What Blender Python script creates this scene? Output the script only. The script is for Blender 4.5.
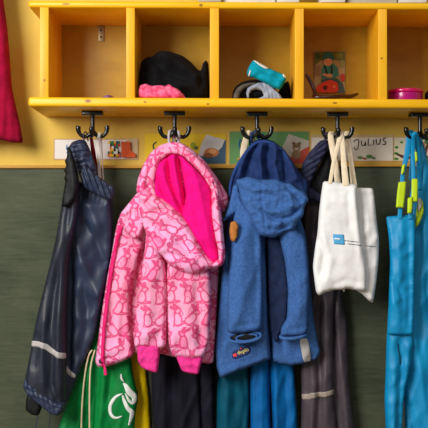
import bpy, bmesh, math, random
import numpy as np
from mathutils import Vector, noise, geometry, Matrix
random.seed(7)
sc = bpy.context.scene
for o in list(bpy.data.objects): bpy.data.objects.remove(o)
COL = sc.collection

# ------------------------------------------------------------------ camera, light, exposure
S = 0.0023; D0 = 2.3; HX = 225.0; HY = 240.0; CZ = 0.90
cam_d = bpy.data.cameras.new('camera'); cam = bpy.data.objects.new('camera', cam_d); COL.objects.link(cam)
cam.location = (0, -D0, CZ); cam.rotation_euler = (math.pi/2, 0, 0)
cam_d.sensor_width = 36; cam_d.lens = 36*D0/(428*S)
cam_d.shift_x = (214-HX)/428; cam_d.shift_y = (HY-214)/428
cam_d.dof.use_dof = False
sc.camera = cam
w = bpy.data.worlds.new('room_light'); sc.world = w; w.use_nodes = True
w.node_tree.nodes['Background'].inputs[0].default_value = (0.93, 0.96, 1.0, 1)
w.node_tree.nodes['Background'].inputs[1].default_value = 0.21
def area(name, loc, target, sx, sy, power, col):
    d = bpy.data.lights.new(name, 'AREA'); d.shape = 'RECTANGLE'; d.size = sx; d.size_y = sy
    d.energy = power; d.color = col
    o = bpy.data.objects.new(name, d); COL.objects.link(o); o.location = loc
    o.rotation_euler = (Vector(target)-Vector(loc)).to_track_quat('-Z', 'Y').to_euler()
    return o
area('window_daylight', (-1.5, -2.0, 1.75), (0.0, 0.1, 1.0), 1.1, 1.1, 80, (1.0, 0.97, 0.93))
area('ceiling_light', (0.5, -1.6, 2.5), (0.0, 0.1, 1.0), 0.9, 0.9, 8, (1.0, 0.94, 0.85))
sc.view_settings.view_transform = 'Standard'; sc.view_settings.look = 'None'
sc.view_settings.gamma = 1; sc.view_settings.use_curve_mapping = False
sc.view_settings.exposure = 0.0

# ------------------------------------------------------------------ small helpers
def P(px, py, Y=0.0, Yr=None):
    k = S*(D0+(Y if Yr is None else Yr))/D0
    return Vector(((px-HX)*k, Y, CZ+(HY-py)*k))
def lin(c):
    return tuple(((v/255)/12.92 if v/255 <= .04045 else ((v/255+.055)/1.055)**2.4) for v in c)+(1.0,)
def origin(o):
    v = Vector((0, 0, 0))
    while o is not None:
        v = v+Vector(o.location); o = o.parent
    return v
def link(name, me, parent=None, mats=None):
    o = bpy.data.objects.new(name, me); COL.objects.link(o)
    if parent is not None:
        o.parent = parent; me.transform(Matrix.Translation(-origin(parent)))
    for m in (mats if isinstance(mats, (list, tuple)) else [mats]):
        if m: me.materials.append(m)
    return o
def tag(o, label=None, cat=None, group=None, kind=None):
    if label: o['label'] = label
    if cat: o['category'] = cat
    if group: o['group'] = group
    if kind: o['kind'] = kind
    return o
def thing(name, loc, label, cat, group=None):
    o = bpy.data.objects.new(name, None); COL.objects.link(o); o.location = loc
    o.empty_display_size = .02
    return tag(o, label, cat, group)
def smooth(me, on=True):
    me.polygons.foreach_set('use_smooth', [on]*len(me.polygons))
def rebase(o):
    """move a top-level mesh's origin to the bottom centre of its own box"""
    co = [v.co.copy() for v in o.data.vertices]
    c = Vector(((min(v.x for v in co)+max(v.x for v in co))/2, (min(v.y for v in co)+max(v.y for v in co))/2, min(v.z for v in co)))
    o.data.transform(Matrix.Translation(-c)); o.location = c
    return o

# ------------------------------------------------------------------ node materials
class X:
    def __init__(s, nt, sock): s.nt, s.k = nt, sock
    def _m(s, op, *a):
        n = s.nt.nodes.new('ShaderNodeMath'); n.operation = op
        for i, v in enumerate((s,)+a):
            if isinstance(v, X): s.nt.links.new(v.k, n.inputs[i])
            else: n.inputs[i].default_value = v
        return X(s.nt, n.outputs[0])
    def __add__(s, o): return s._m('ADD', o)
    def __sub__(s, o): return s._m('SUBTRACT', o)
    def __mul__(s, o): return s._m('MULTIPLY', o)
    def __truediv__(s, o): return s._m('DIVIDE', o)
    def lt(s, o): return s._m('LESS_THAN', o)
    def gt(s, o): return s._m('GREATER_THAN', o)
    def mn(s, o): return s._m('MINIMUM', o)
    def mx(s, o): return s._m('MAXIMUM', o)
    def ab(s): return s._m('ABSOLUTE')
    def fl(s): return s._m('FLOOR')
    def sq(s): return s._m('SQRT')
    def sin(s): return s._m('SINE')
    def cos(s): return s._m('COSINE')
def new_mat(name):
    m = bpy.data.materials.new(name); m.use_nodes = True
    nt = m.node_tree; b = nt.nodes['Principled BSDF']
    return m, nt, b
def mixc(nt, fac, a, b):
    n = nt.nodes.new('ShaderNodeMix'); n.data_type = 'RGBA'
    for sock, v in ((n.inputs[0], fac), (n.inputs[6], a), (n.inputs[7], b)):
        if isinstance(v, X): nt.links.new(v.k, sock)
        elif hasattr(v, 'links'): nt.links.new(v, sock)
        else: sock.default_value = v
    return n.outputs[2]
def coord(nt, kind='Object', scale=(1, 1, 1)):
    t = nt.nodes.new('ShaderNodeTexCoord'); mp = nt.nodes.new('ShaderNodeMapping')
    mp.inputs['Scale'].default_value = scale
    nt.links.new(t.outputs[kind], mp.inputs[0]); return mp.outputs[0]
def noise_n(nt, vec, scale, detail=3, rough=.5):
    n = nt.nodes.new('ShaderNodeTexNoise'); n.inputs['Scale'].default_value = scale
    n.inputs['Detail'].default_value = detail; n.inputs['Roughness'].default_value = rough
    nt.links.new(vec, n.inputs['Vector']); return X(nt, n.outputs[0])
def bump(nt, b, h, strength, dist=.002):
    n = nt.nodes.new('ShaderNodeBump'); n.inputs['Strength'].default_value = strength
    n.inputs['Distance'].default_value = dist
    nt.links.new(h.k, n.inputs['Height']); nt.links.new(n.outputs[0], b.inputs['Normal'])
def fabric(name, c1, c2=None, rough=.85, sheen=.0, scale=60, weave=.25, stretch=(1, 1, 1), spec=.18, wrinkle=0.0):
    m, nt, b = new_mat(name)
    v = coord(nt, 'Object', stretch)
    n1 = noise_n(nt, v, scale, 4, .6)
    c2 = c2 or tuple(x*.82 for x in c1)
    f = ((n1-.3)*2.5)
    f = f.mx(0.0).mn(1.0)
    nt.links.new(mixc(nt, f, lin(c1), lin(c2)), b.inputs['Base Color'])
    b.inputs['Roughness'].default_value = rough
    b.inputs['Specular IOR Level'].default_value = spec
    b.inputs['Sheen Weight'].default_value = 0.0; b.inputs['Sheen Roughness'].default_value = .5
    h = noise_n(nt, coord(nt, 'Object'), 700, 2, .6)*.25
    if wrinkle: h = h+noise_n(nt, coord(nt, 'Object', (1, 1, .45)), 28, 3, .5)*wrinkle
    bump(nt, b, h, weave, .004)
    return m
def plain(name, c, rough=.6, spec=.5, metal=0.0, var=.06):
    m, nt, b = new_mat(name)
    n1 = noise_n(nt, coord(nt, 'Object'), 45, 3)
    nt.links.new(mixc(nt, n1, lin(c), lin(tuple(x*(1-var*2) for x in c))), b.inputs['Base Color'])
    b.inputs['Roughness'].default_value = rough; b.inputs['Specular IOR Level'].default_value = spec
    b.inputs['Metallic'].default_value = metal
    return m
def wood(name, c1, c2, stretch, knots=(), rough=.38):
    m, nt, b = new_mat(name)
    v = coord(nt, 'Object', stretch)
    a = noise_n(nt, v, 9, 5, .6); g = noise_n(nt, v, 34, 3, .5)
    f = ((a*.7+g*.3)-.36)*3.2
    f = f.mx(0.0).mn(1.0)
    c = mixc(nt, f, lin(c1), lin(c2))
    if knots:
        gm = nt.nodes.new('ShaderNodeNewGeometry'); sp = nt.nodes.new('ShaderNodeSeparateXYZ')
        nt.links.new(gm.outputs['Position'], sp.inputs[0])
        x, z = X(nt, sp.outputs[0]), X(nt, sp.outputs[2])
        tot = None
        for (kx, kz, rx, rz) in knots:
            dx = (x-kx)/rx; dz = (z-kz)/rz
            d = (dx*dx+dz*dz).sq()
            e = ((d-1.5)*-1.0).mx(0.0).mn(1.0)
            tot = e if tot is None else tot.mx(e)
        c = mixc(nt, tot*.85, c, lin((92, 48, 14)))
    nt.links.new(c, b.inputs['Base Color'])
    b.inputs['Roughness'].default_value = rough
    b.inputs['Specular IOR Level'].default_value = .32
    bump(nt, b, g, .05, .002)
    return m

def kz(px, py): p = P(px, py, 0); return (p.x, p.z)
KN = [kz(88, 101)+(.007, .004), kz(145, 102)+(.003, .002), kz(201, 5)+(.004, .003), kz(208, 104)+(.003, .002), kz(66, 4)+(.009, .002), kz(335, 103)+(.005, .002)]
M = {}
M['wood_h'] = wood('lacquered_pine_boards', (246, 190, 22), (234, 170, 12), (.5, 3, 9), KN)
M['wood_v'] = wood('lacquered_pine_uprights', (238, 180, 32), (226, 158, 20), (9, 3, .6), [kz(44, 80)+(.002, .003), kz(382, 58)+(.003, .002)])
M['wood_b'] = wood('shaded_pine_back_panel', (180, 142, 26), (162, 124, 16), (1.2, 3, 2))  # shelf pine in a darker tint; compartment shade put into the colour
M['trim'] = wood('pale_wood_ledge', (196, 150, 60), (176, 128, 44), (.6, 3, 9))
M['wall'] = plain('yellow_wall_paint', (222, 186, 82), .75, .3, 0, .03)
M['floor'] = plain('floor_linoleum', (150, 128, 100), .5, .4)
def green_panel():
    m, nt, b = new_mat('grey_green_linoleum_panel')
    a = noise_n(nt, coord(nt, 'Object', (1, 1, 1.6)), 5, 6, .62)
    g = noise_n(nt, coord(nt, 'Object', (.35, 1, 3)), 55, 4, .6)
    f = ((a*.6+g*.4)-.36)*3.4; f = f.mx(0.0).mn(1.0)
    nt.links.new(mixc(nt, f, lin((58, 65, 50)), lin((82, 88, 68))), b.inputs['Base Color'])
    b.inputs['Roughness'].default_value = .7; b.inputs['Specular IOR Level'].default_value = .15; bump(nt, b, g, .06, .002)
    return m
M['panel'] = green_panel()
M['black'] = plain('black_enamel_hook', (7, 7, 7), .22, .5)
M['bracket'] = plain('zinc_bracket', (150, 128, 88), .4, .5, .6)
M['navy'] = fabric('navy_rubberised_rainwear', (42, 54, 80), (30, 39, 60), .48, 0, 20, .08, spec=.4, wrinkle=.3)
M['navydark'] = fabric('blackish_navy_rainwear', (31, 37, 52), (21, 25, 36), .48, 0, 20, .08, spec=.4, wrinkle=.3)
M['navyblack'] = fabric('black_lining_and_cuff_shade', (24, 24, 28), (16, 16, 20), .55, 0, 30, .15)  # also paints the shade inside the blue jacket's rolled cuff
M['brownrain'] = fabric('charcoal_brown_rainwear', (80, 71, 78), (58, 51, 58), .46, 0, 20, .08, spec=.4, wrinkle=.3)
M['navyband'] = fabric('navy_grey_waistband', (52, 54, 84), (38, 40, 64), .6, 0, 40, .15)
M['reflect'] = plain('silver_reflective_tape', (186, 182, 180), .45, .5)
M['reflectbrown'] = plain('dull_reflective_tape', (165, 150, 138), .45, .5)
M['crimson'] = fabric('crimson_fleece', (158, 6, 52), (126, 2, 38), .95, .2, 40, .3)
M['darkred'] = fabric('dark_red_strap', (150, 16, 30), (110, 10, 24), .8)
M['white'] = fabric('white_cotton_tape', (238, 234, 228), (220, 214, 206), .9)
M['cream'] = fabric('cream_cotton_cord', (226, 210, 176), (206, 186, 150), .9)
M['canvas'] = fabric('natural_cotton_canvas', (242, 242, 240), (232, 232, 230), .95, 0, 90, .3, wrinkle=.3)
M['canvasstrap'] = fabric('beige_cotton_webbing', (240, 226, 200), (226, 206, 172), .95, 0, 90, .3)
M['green'] = fabric('green_polyester_bag', (0, 132, 62), (0, 112, 48), .55, 0, 30, .1, wrinkle=.4)
M['yellow'] = fabric('yellow_polyester_bag', (236, 206, 0), (222, 186, 0), .6, 0, 30, .1)
M['print'] = plain('white_bag_print', (238, 242, 238), .6)
M['lining'] = fabric('hot_pink_fleece', (246, 16, 138), (232, 6, 122), .95, .15, 60, .2)
M['cuffpink'] = fabric('pink_ribbed_knit', (244, 66, 156), (226, 48, 140), .95, .1, 60, .3)
M['zip'] = fabric('magenta_zip_tape', (238, 40, 122), (220, 20, 100), .6)
M['blue'] = fabric('denim_blue_melange', (68, 110, 172), (50, 86, 144), .9, .1, 170, .25, wrinkle=.5)
M['bluein'] = fabric('indigo_hood_lining', (34, 58, 112), (22, 38, 78), .8, .1, 30, .2, wrinkle=.5)
M['indigo'] = fabric('indigo_hood_edge', (42, 72, 136), (32, 56, 112), .85, .1, 55, .25)
M['blueshade'] = fabric('denim_blue_shaded', (34, 48, 84), (24, 34, 62), .85, .1, 55, .25)  # the jacket's own blue, darkened to paint the shade inside it
M['leather'] = fabric('tan_leather_patch', (196, 128, 62), (170, 104, 46), .7)
M['teal'] = fabric('dark_teal_trousers', (0, 86, 110), (0, 70, 92), .6, 0, 25, .1, wrinkle=.5)
M['azure'] = fabric('bright_blue_trousers', (0, 104, 172), (0, 84, 148), .6, 0, 25, .1, wrinkle=.5)
M['darktrous'] = fabric('blue_black_trousers', (22, 22, 36), (14, 14, 24), .75, .1, 25, .1, wrinkle=.5)
M['black_cloth'] = fabric('black_knit', (13, 13, 17), (8, 8, 11), .9, .1, 40, .4)
M['turq'] = fabric('turquoise_rainwear', (0, 152, 206), (0, 134, 190), .5, 0, 20, .12, spec=.4, wrinkle=.4)
M['lime'] = plain('neon_lime_webbing', (206, 236, 20), .5)
M['pinkscarf'] = fabric('pink_spotted_knit', (252, 130, 165), (205, 36, 92), .95, .1, 75, .3)
M['tealsock'] = fabric('teal_fleece', (0, 156, 176), (0, 134, 158), .9, .1, 60, .3)
M['greyknit'] = fabric('grey_ribbed_knit', (170, 176, 190), (120, 126, 142), .95, .1, 90, .4)
M['magenta'] = plain('magenta_plastic', (206, 0, 96), .22, .6)
M['purple'] = plain('purple_magenta_plastic', (176, 0, 116), .25, .6)
M['brownband'] = plain('dark_brown_plastic', (56, 14, 10), .3)
M['paper'] = plain('white_cardboard', (222, 216, 206), .8)
M['paper2'] = plain('grey_cardboard', (186, 176, 156), .8)
M['snap'] = plain('dark_metal_snap', (60, 50, 58), .25, .6, .7)
M['violet'] = plain('violet_plastic', (110, 70, 130), .4)
def flat(c, r=.7): 
    k = 'flat_%d_%d_%d' % c
    if k not in M: M[k] = plain('printed_ink_'+k[5:], c, r, .3, 0, .02)
    return M[k]

def bunny_mat():
    """pale pink cloth printed with rows of outlined and filled rabbits (repeating in UV space)"""
    m, nt, b = new_mat('rabbit_print_softshell')
    tc = nt.nodes.new('ShaderNodeUVMap'); sp = nt.nodes.new('ShaderNodeSeparateXYZ')
    nt.links.new(tc.outputs[0], sp.inputs[0])
    wv = noise_n(nt, tc.outputs[0], 6, 1)
    u0 = X(nt, sp.outputs[0]); v0 = X(nt, sp.outputs[1])
    def layer(offu, offv, cw, chh, seed, ang):
        u = (u0+offu)/cw; v = (v0+offv)/chh
        u = u+((wv-.5)*.3)
        r = v.fl()
        u = u+(r*.37)
        c = u.fl()
        comb = nt.nodes.new('ShaderNodeCombineXYZ'); nt.links.new(c.k, comb.inputs[0]); nt.links.new(r.k, comb.inputs[1]); comb.inputs[2].default_value = seed
        wn = nt.nodes.new('ShaderNodeTexWhiteNoise'); nt.links.new(comb.outputs[0], wn.inputs[0])
        sc_ = nt.nodes.new('ShaderNodeSeparateColor'); nt.links.new(wn.outputs['Color'], sc_.inputs[0])
        r1, r2, r3 = [X(nt, sc_.outputs[i]) for i in range(3)]
        x = (u-c-.5)*cw; y = (v-r-.5)*chh
        x = x*((r1.gt(.5)*2.0)-1.0)
        a = (r2-.5)*ang
        ca, sa = a.cos(), a.sin()
        X1 = x*ca-y*sa; Y1 = x*sa+y*ca
        def ell(cx, cy, rx, ry, rot=0.0):
            dx = X1-cx; dy = Y1-cy
            if rot:
                k, s_ = math.cos(rot), math.sin(rot)
                dx, dy = dx*k+dy*s_, dy*k-dx*s_
            dx = dx/rx; dy = dy/ry
            return ((dx*dx+dy*dy).sq()-1.0)*min(rx, ry)
        def sm(a_, b_, k_): return a_._m('SMOOTH_MIN', b_, k_)
        d = ell(.010, -.035, .036, .062, .25)
        d = sm(d, ell(.028, -.062, .036, .030), .02)
        d = sm(d, ell(-.026, .034, .030, .022, -.3), .02)
        d = sm(d, ell(-.022, .088, .0085, .040, -.12), .008)
        d = sm(d, ell(.008, .082, .0085, .038, -.62), .008)
        d = sm(d, ell(.068, -.078, .014, .013), .006)
        d = sm(d, ell(-.014, -.092, .040, .010), .012)
        line = d.ab().lt(.0075)
        fill = d.lt(0.0)*(r3.gt(.66))
        haunch = ell(-.034, .038, .0045, .005).lt(0.0)
        return line.mx(haunch*.7), fill
    l1, f1 = layer(0.0, 0.0, .158, .225, 1.0, 1.1)
    sw2 = noise_n(nt, coord(nt, 'UV', (1.5, .8, 1)), 6.5, 1)
    blot = sw2.gt(.60)
    edge = (sw2-.60).ab().lt(.012)
    warm_light = noise_n(nt, coord(nt, 'UV'), .9, 1)  # soft drift to peach: warm mixed light put into the cloth colour
    tf = ((warm_light-.42)*3.2).mx(0.0).mn(1.0)
    base = mixc(nt, tf, lin((250, 170, 214)), lin((250, 156, 184)))
    c = mixc(nt, blot*.30, base, lin((240, 96, 150)))
    c = mixc(nt, f1*.48, c, lin((232, 74, 140)))
    c = mixc(nt, l1.mx(edge*.7)*.78, c, lin((216, 36, 108)))
    nt.links.new(c, b.inputs['Base Color'])
    b.inputs['Roughness'].default_value = .85; b.inputs['Specular IOR Level'].default_value = .25
    bump(nt, b, noise_n(nt, coord(nt, 'Object'), 500, 2), .08, .002)
    return m
M['bunny'] = bunny_mat()

# ------------------------------------------------------------------ cloth modelling
def chaikin(pts, closed=True, it=2, r=.22):
    for _ in range(it):
        out = []; n = len(pts)
        rng = range(n) if closed else range(n-1)
        if not closed: out.append(pts[0])
        for i in rng:
            a, b = pts[i], pts[(i+1) % n]
            out.append(tuple(a[k]*(1-r)+b[k]*r for k in range(len(a)))); out.append(tuple(a[k]*r+b[k]*(1-r) for k in range(len(a))))
        if not closed: out.append(pts[-1])
        pts = out
    return pts
def resample(pts, step, closed=True):
    out = []; n = len(pts)
    for i in range(n if closed else n-1):
        a, b = pts[i], pts[(i+1) % n]
        L = math.hypot(b[0]-a[0], b[1]-a[1])
        k = max(1, int(round(L/step)))
        for j in range(k): out.append(tuple(a[q]+(b[q]-a[q])*j/k for q in range(len(a))))
    if not closed: out.append(pts[-1])
    res = [out[0]]
    for p in out[1:]:
        if math.hypot(p[0]-res[-1][0], p[1]-res[-1][1]) > step*.4: res.append(p)
    if closed and math.hypot(res[0][0]-res[-1][0], res[0][1]-res[-1][1]) < step*.4: res.pop()
    return res
def seg_dist(Q, pts, closed):
    """distance of each row of Q (n,2) to a polyline, plus position 0..1 along it"""
    A = np.array([p[:2] for p in pts], float)
    B = np.roll(A, -1, 0) if closed else A[1:]
    if not closed: A = A[:-1]
    best = np.full(len(Q), 1e9); pos = np.zeros(len(Q))
    for i in range(len(A)):
        d = B[i]-A[i]; L2 = max(1e-9, d@d)
        t = np.clip(((Q-A[i])@d)/L2, 0, 1)
        dd = np.hypot(*(Q-(A[i]+t[:, None]*d)).T)
        m = dd < best
        best[m] = dd[m]; pos[m] = (i+t[m])/len(A)
    return best, pos
def inside(Q, poly):
    x, y = Q[:, 0], Q[:, 1]; c = np.zeros(len(Q), bool); n = len(poly); j = n-1
    for i in range(n):
        xi, yi = poly[i][:2]; xj, yj = poly[j][:2]
        if yi != yj:
            m = ((yi > y) != (yj > y)) & (x < (xj-xi)*(y-yi)/(yj-yi)+xi)
            c ^= m
        j = i
    return c
def tri(poly, step):
    xs = [p[0] for p in poly]; ys = [p[1] for p in poly]
    g = []
    row = 0; y = min(ys)
    while y < max(ys):
        x = min(xs)+(step/2 if row % 2 else 0)
        while x < max(xs):
            g.append((x, y)); x += step
        y += step*.87; row += 1
    pts = list(poly)
    if g:
        Q = np.array(g); ins = inside(Q, poly); Q = Q[ins]
        if len(Q):
            d, _ = seg_dist(Q, poly, True); Q = Q[d > step*.55]
            pts += [tuple(q) for q in Q]
    n = len(poly)
    r = geometry.delaunay_2d_cdt([Vector(p[:2]) for p in pts], [], [list(range(n))], 1, 1e-5)
    return [tuple(v) for v in r[0]], [f for f in r[2] if len(f) >= 3]

class Cloth:
    """a closed, inflated sheet of cloth: its outline, thickness and folds are real geometry"""
    def __init__(s, outline, Y, thick, R=9, creases=(), nz=(0, 1, 1), fn=None, tilt=None, corner=.13, seed=0, back=.5, step=2.2):
        s.poly = resample(chaikin([tuple(map(float, p[:2])) for p in outline], True, 2, corner) if corner else [tuple(map(float, p[:2])) for p in outline], step)
        s.Y, s.th, s.R, s.cr, s.nz, s.fn, s.tilt, s.seed, s.back, s.step = Y, thick*.85, max(1.2, R*.55), creases, nz, fn, tilt, seed, back, step
    def edge(s, Q):
        d, _ = seg_dist(Q, s.poly, True)
        return np.clip(d/s.R, 0, 1)
    def bulge(s, Q, e):
        e2 = np.sqrt(np.clip(1-(1-e)**2, 0, 1))
        disp = np.zeros(len(Q))
        for (pts, wd, amp) in s.cr:
            d, t = seg_dist(Q, pts, False)
            disp += amp*.00115*np.exp(-(d/wd)**1.35)*np.clip(np.minimum(t, 1-t)*6+.25, 0, 1)
        a, sx, sy = s.nz
        a *= 1.3
        if a:
            disp += np.array([a*.001*(noise.noise(Vector((q[0]/sx, q[1]/sy, s.seed*3.7)))+.4*noise.noise(Vector((q[0]/sx*2.1, q[1]/sy*2.1, s.seed+9.1)))
                                      +.9*(.5-abs(noise.noise(Vector(((q[0]+q[1]*.35)/(sx*1.7), (q[1]-q[0]*.3)/(sy*1.1), s.seed*1.3+4))))*2.6)) for q in Q])
        if s.fn is not None: disp += np.array([s.fn(q[0], q[1])*.001 for q in Q])
        return e2, disp
    def base(s, Q):
        return s.Y+(np.array([s.tilt(q[0], q[1]) for q in Q]) if s.tilt else 0.0)
    def front(s, Q):
        Q = np.array(Q, float); e = s.edge(Q)*inside(Q, s.poly); e2, d = s.bulge(Q, e)
        return s.base(Q)-s.th/2*e2-d*np.clip(e*2.2, 0, 1)
    def build(s, name, mat, parent=None, uvrot=0.0, uvoff=(0, 0)):
        V, F = tri(s.poly, s.step)
        Q = np.array(V); e = s.edge(Q); e2, d = s.bulge(Q, e)
        base = s.base(Q)
        dd = d*np.clip(e*2.2, 0, 1)
        yf = base-s.th/2*e2-dd
        yb = base+s.th/2*e2-dd*s.back
        yb = np.maximum(yb, yf+.0008)
        verts = [P(q[0], q[1], yf[i], s.Y) for i, q in enumerate(V)]
        rim = e < 1e-4
        bi = {}
        for i, q in enumerate(V):
            if rim[i]: bi[i] = i
            else:
                bi[i] = len(verts); verts.append(P(q[0], q[1], yb[i], s.Y))
        faces = []
        uvq = list(V)+[V[i] for i in range(len(V)) if not rim[i]]
        for f in F:
            # keep front faces looking at -Y
            a, b_, c = [verts[k] for k in f[:3]]
            n = (b_-a).cross(c-a)
            f = list(f) if n.y < 0 else list(reversed(f))
            faces.append(f)
            g = [bi[k] for k in reversed(f)]
            if not all(rim[k] for k in f): faces.append(g)
        me = bpy.data.meshes.new(name); me.from_pydata([tuple(v) for v in verts], [], faces); me.update()
        uv = me.uv_layers.new(name='UVMap'); k, s_ = math.cos(uvrot), math.sin(uvrot)
        for lp in me.loops:
            q = uvq[lp.vertex_index]; x, y = q[0]/100+uvoff[0], -q[1]/100+uvoff[1]
            uv.data[lp.index].uv = (x*k-y*s_, x*s_+y*k)
        smooth(me)
        return link(name, me, parent, mat)
    def decal(s, name, outline, mat, parent, off=.0012, th=.0012, corner=.15, step=1.6, R=1.2):
        """a patch, tape or print that lies on the front of this cloth"""
        poly = [tuple(map(float, p)) for p in outline]
        if corner: poly = chaikin(poly, True, 1, corner)
        poly = resample(poly, step)
        V, F = tri(poly, step); Q = np.array(V)
        yf = s.front(Q)-off
        n = len(V)
        verts = [P(q[0], q[1], yf[i]-th, s.Y) for i, q in enumerate(V)]+[P(q[0], q[1], yf[i], s.Y) for i, q in enumerate(V)]
        faces = []; ed = {}
        for f in F:
            a, b_, c = [verts[k] for k in f[:3]]
            f = list(f) if (b_-a).cross(c-a).y < 0 else list(reversed(f))
            faces.append(f); faces.append([k+n for k in reversed(f)])
            for i in range(len(f)):
                ed[(f[i], f[(i+1) % len(f)])] = 1
        for (a, b_) in ed:
            if (b_, a) not in ed: faces.append([b_, a, a+n, b_+n])
        me = bpy.data.meshes.new(name); me.from_pydata([tuple(v) for v in verts], [], faces); me.update()
        smooth(me)
        return link(name, me, parent, mat)
    def stroke(s, pts, wd):
        return stroke_poly(pts, wd)

def stroke_poly(pts, wd, sm=True):
    """outline polygon of a brush stroke; wd is a number or a list of widths"""
    W = wd if isinstance(wd, (list, tuple)) else [wd]*len(pts)
    q = [tuple(p)+(W[i],) for i, p in enumerate(pts)]
    if sm and len(q) > 2: q = chaikin(q, False, 2, .25)
    L, R_ = [], []
    for i, p in enumerate(q):
        a = q[max(0, i-1)]; b = q[min(len(q)-1, i+1)]
        dx, dy = b[0]-a[0], b[1]-a[1]; l = math.hypot(dx, dy) or 1
        nx, ny = -dy/l*p[2]/2, dx/l*p[2]/2
        L.append((p[0]+nx, p[1]+ny)); R_.append((p[0]-nx, p[1]-ny))
    return L+R_[::-1]

def sweep(name, pts, rad, mat, parent=None, seg=10, flatten=1.0, world=False, caps=True, sm=2):
    """round or flattened cord through (px, py, Y) points; rad in mm (number or list)"""
    Rr = rad if isinstance(rad, (list, tuple)) else [rad]*len(pts)
    p3 = [tuple(p if world else P(*p))+(Rr[i]*.001,) for i, p in enumerate(pts)]
    if sm: p3 = chaikin(p3, False, sm, .25)
    bm = bmesh.new(); rings = []
    ref = None
    for i, p in enumerate(p3):
        a = Vector(p3[max(0, i-1)][:3]); b = Vector(p3[min(len(p3)-1, i+1)][:3])
        t = (b-a).normalized()
        if ref is None:
            ref = Vector((0, 1, 0)) if abs(t.y) < .9 else Vector((1, 0, 0))
        n = (ref-t*ref.dot(t))
        n = n.normalized() if n.length > 1e-4 else Vector((1, 0, 0))
        if flatten == 1.0: ref = n
        bn = t.cross(n)
        rings.append([bm.verts.new(Vector(p[:3])+(n*math.cos(k*2*math.pi/seg)*flatten+bn*math.sin(k*2*math.pi/seg))*p[3]) for k in range(seg)])
    for i in range(len(rings)-1):
        for k in range(seg):
            bm.faces.new((rings[i][k], rings[i][(k+1) % seg], rings[i+1][(k+1) % seg], rings[i+1][k]))
    bm.faces.new(rings[0][::-1]); bm.faces.new(rings[-1])
    bmesh.ops.recalc_face_normals(bm, faces=bm.faces)
    me = bpy.data.meshes.new(name); bm.to_mesh(me); bm.free(); smooth(me)
    return link(name, me, parent, mat)
def ribbon(name, pts, wpx, mat, parent=None, th=1.6, **k):
    """flat webbing facing the room: wide in the picture plane, th mm thick"""
    W = wpx if isinstance(wpx, (list, tuple)) else [wpx]*len(pts)
    r = [w_*S*1000/2 for w_ in W]
    return sweep(name, pts, r, mat, parent, seg=12, flatten=th/max(r)/1.0, **k)

def box(name, x0, x1, y0, y1, z0, z1, mat, parent=None, bev=.0, seg=3, slope=0.0):
    bm = bmesh.new()
    vs = [bm.verts.new((x, y, z)) for x in (x0, x1) for y in (y0, y1) for z in (z0, z1)]
    for f in ((0, 1, 3, 2), (4, 6, 7, 5), (0, 4, 5, 1), (2, 3, 7, 6), (0, 2, 6, 4), (1, 5, 7, 3)):
        bm.faces.new([vs[i] for i in f])
    bmesh.ops.recalc_face_normals(bm, faces=bm.faces)
    if bev: bmesh.ops.bevel(bm, geom=list(bm.edges), offset=bev, segments=seg, profile=.5, affect='EDGES')
    if slope:
        for v in bm.verts: v.co.z -= v.co.x*slope
    me = bpy.data.meshes.new(name); bm.to_mesh(me); bm.free()
    if bev: smooth(me)
    o = link(name, me, parent, mat)
    return o
def flat_art(name, layers, Y, parent=None, th=.0008, Yf=None, step=.00025):
    """printed picture: a thin card with flat coloured shapes one above the other, one mesh"""
    bm = bmesh.new(); mats = []
    for i, (poly, col) in enumerate(layers):
        m = flat(col)
        if m not in mats: mats.append(m)
        y = Y if i == 0 else Y-th-(i-1)*step
        n0 = [bm.verts.new(P(p[0], p[1], y, Y)) for p in poly]
        t = th if i == 0 else step*.8
        n1 = [bm.verts.new(P(p[0], p[1], y-t, Y)) for p in poly]
        k = len(poly); idx = mats.index(m); fs = []
        fs.append(bm.faces.new(n1))
        if i == 0: fs.append(bm.faces.new(n0[::-1]))
        for j in range(k): fs.append(bm.faces.new((n0[j], n0[(j+1) % k], n1[(j+1) % k], n1[j])))
        for f in fs: f.material_index = idx
    bmesh.ops.recalc_face_normals(bm, faces=bm.faces)
    big = [f for f in bm.faces if len(f.verts) > 4]
    bmesh.ops.triangulate(bm, faces=big)
    me = bpy.data.meshes.new(name); bm.to_mesh(me); bm.free()
    return link(name, me, parent, mats)
def rect(x0, y0, x1, y1): return [(x0, y0), (x1, y0), (x1, y1), (x0, y1)]
def oval(cx, cy, rx, ry, n=14): return [(cx+rx*math.cos(2*math.pi*i/n), cy+ry*math.sin(2*math.pi*i/n)) for i in range(n)]
def text_polys(txt):
    """outline mesh of built-in lettering, returned as verts (x,y) and faces, height about 1"""
    cu = bpy.data.curves.new('lettering', 'FONT'); cu.body = txt; cu.size = 1; cu.align_x = 'LEFT'
    ob = bpy.data.objects.new('lettering', cu); COL.objects.link(ob)
    bpy.context.view_layer.update()
    me = bpy.data.meshes.new_from_object(ob.evaluated_get(bpy.context.evaluated_depsgraph_get()))
    V = [(v.co.x, v.co.y) for v in me.vertices]; F = [list(p.vertices) for p in me.polygons]
    bpy.data.objects.remove(ob); bpy.data.meshes.remove(me); bpy.data.curves.remove(cu)
    return V, F

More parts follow.
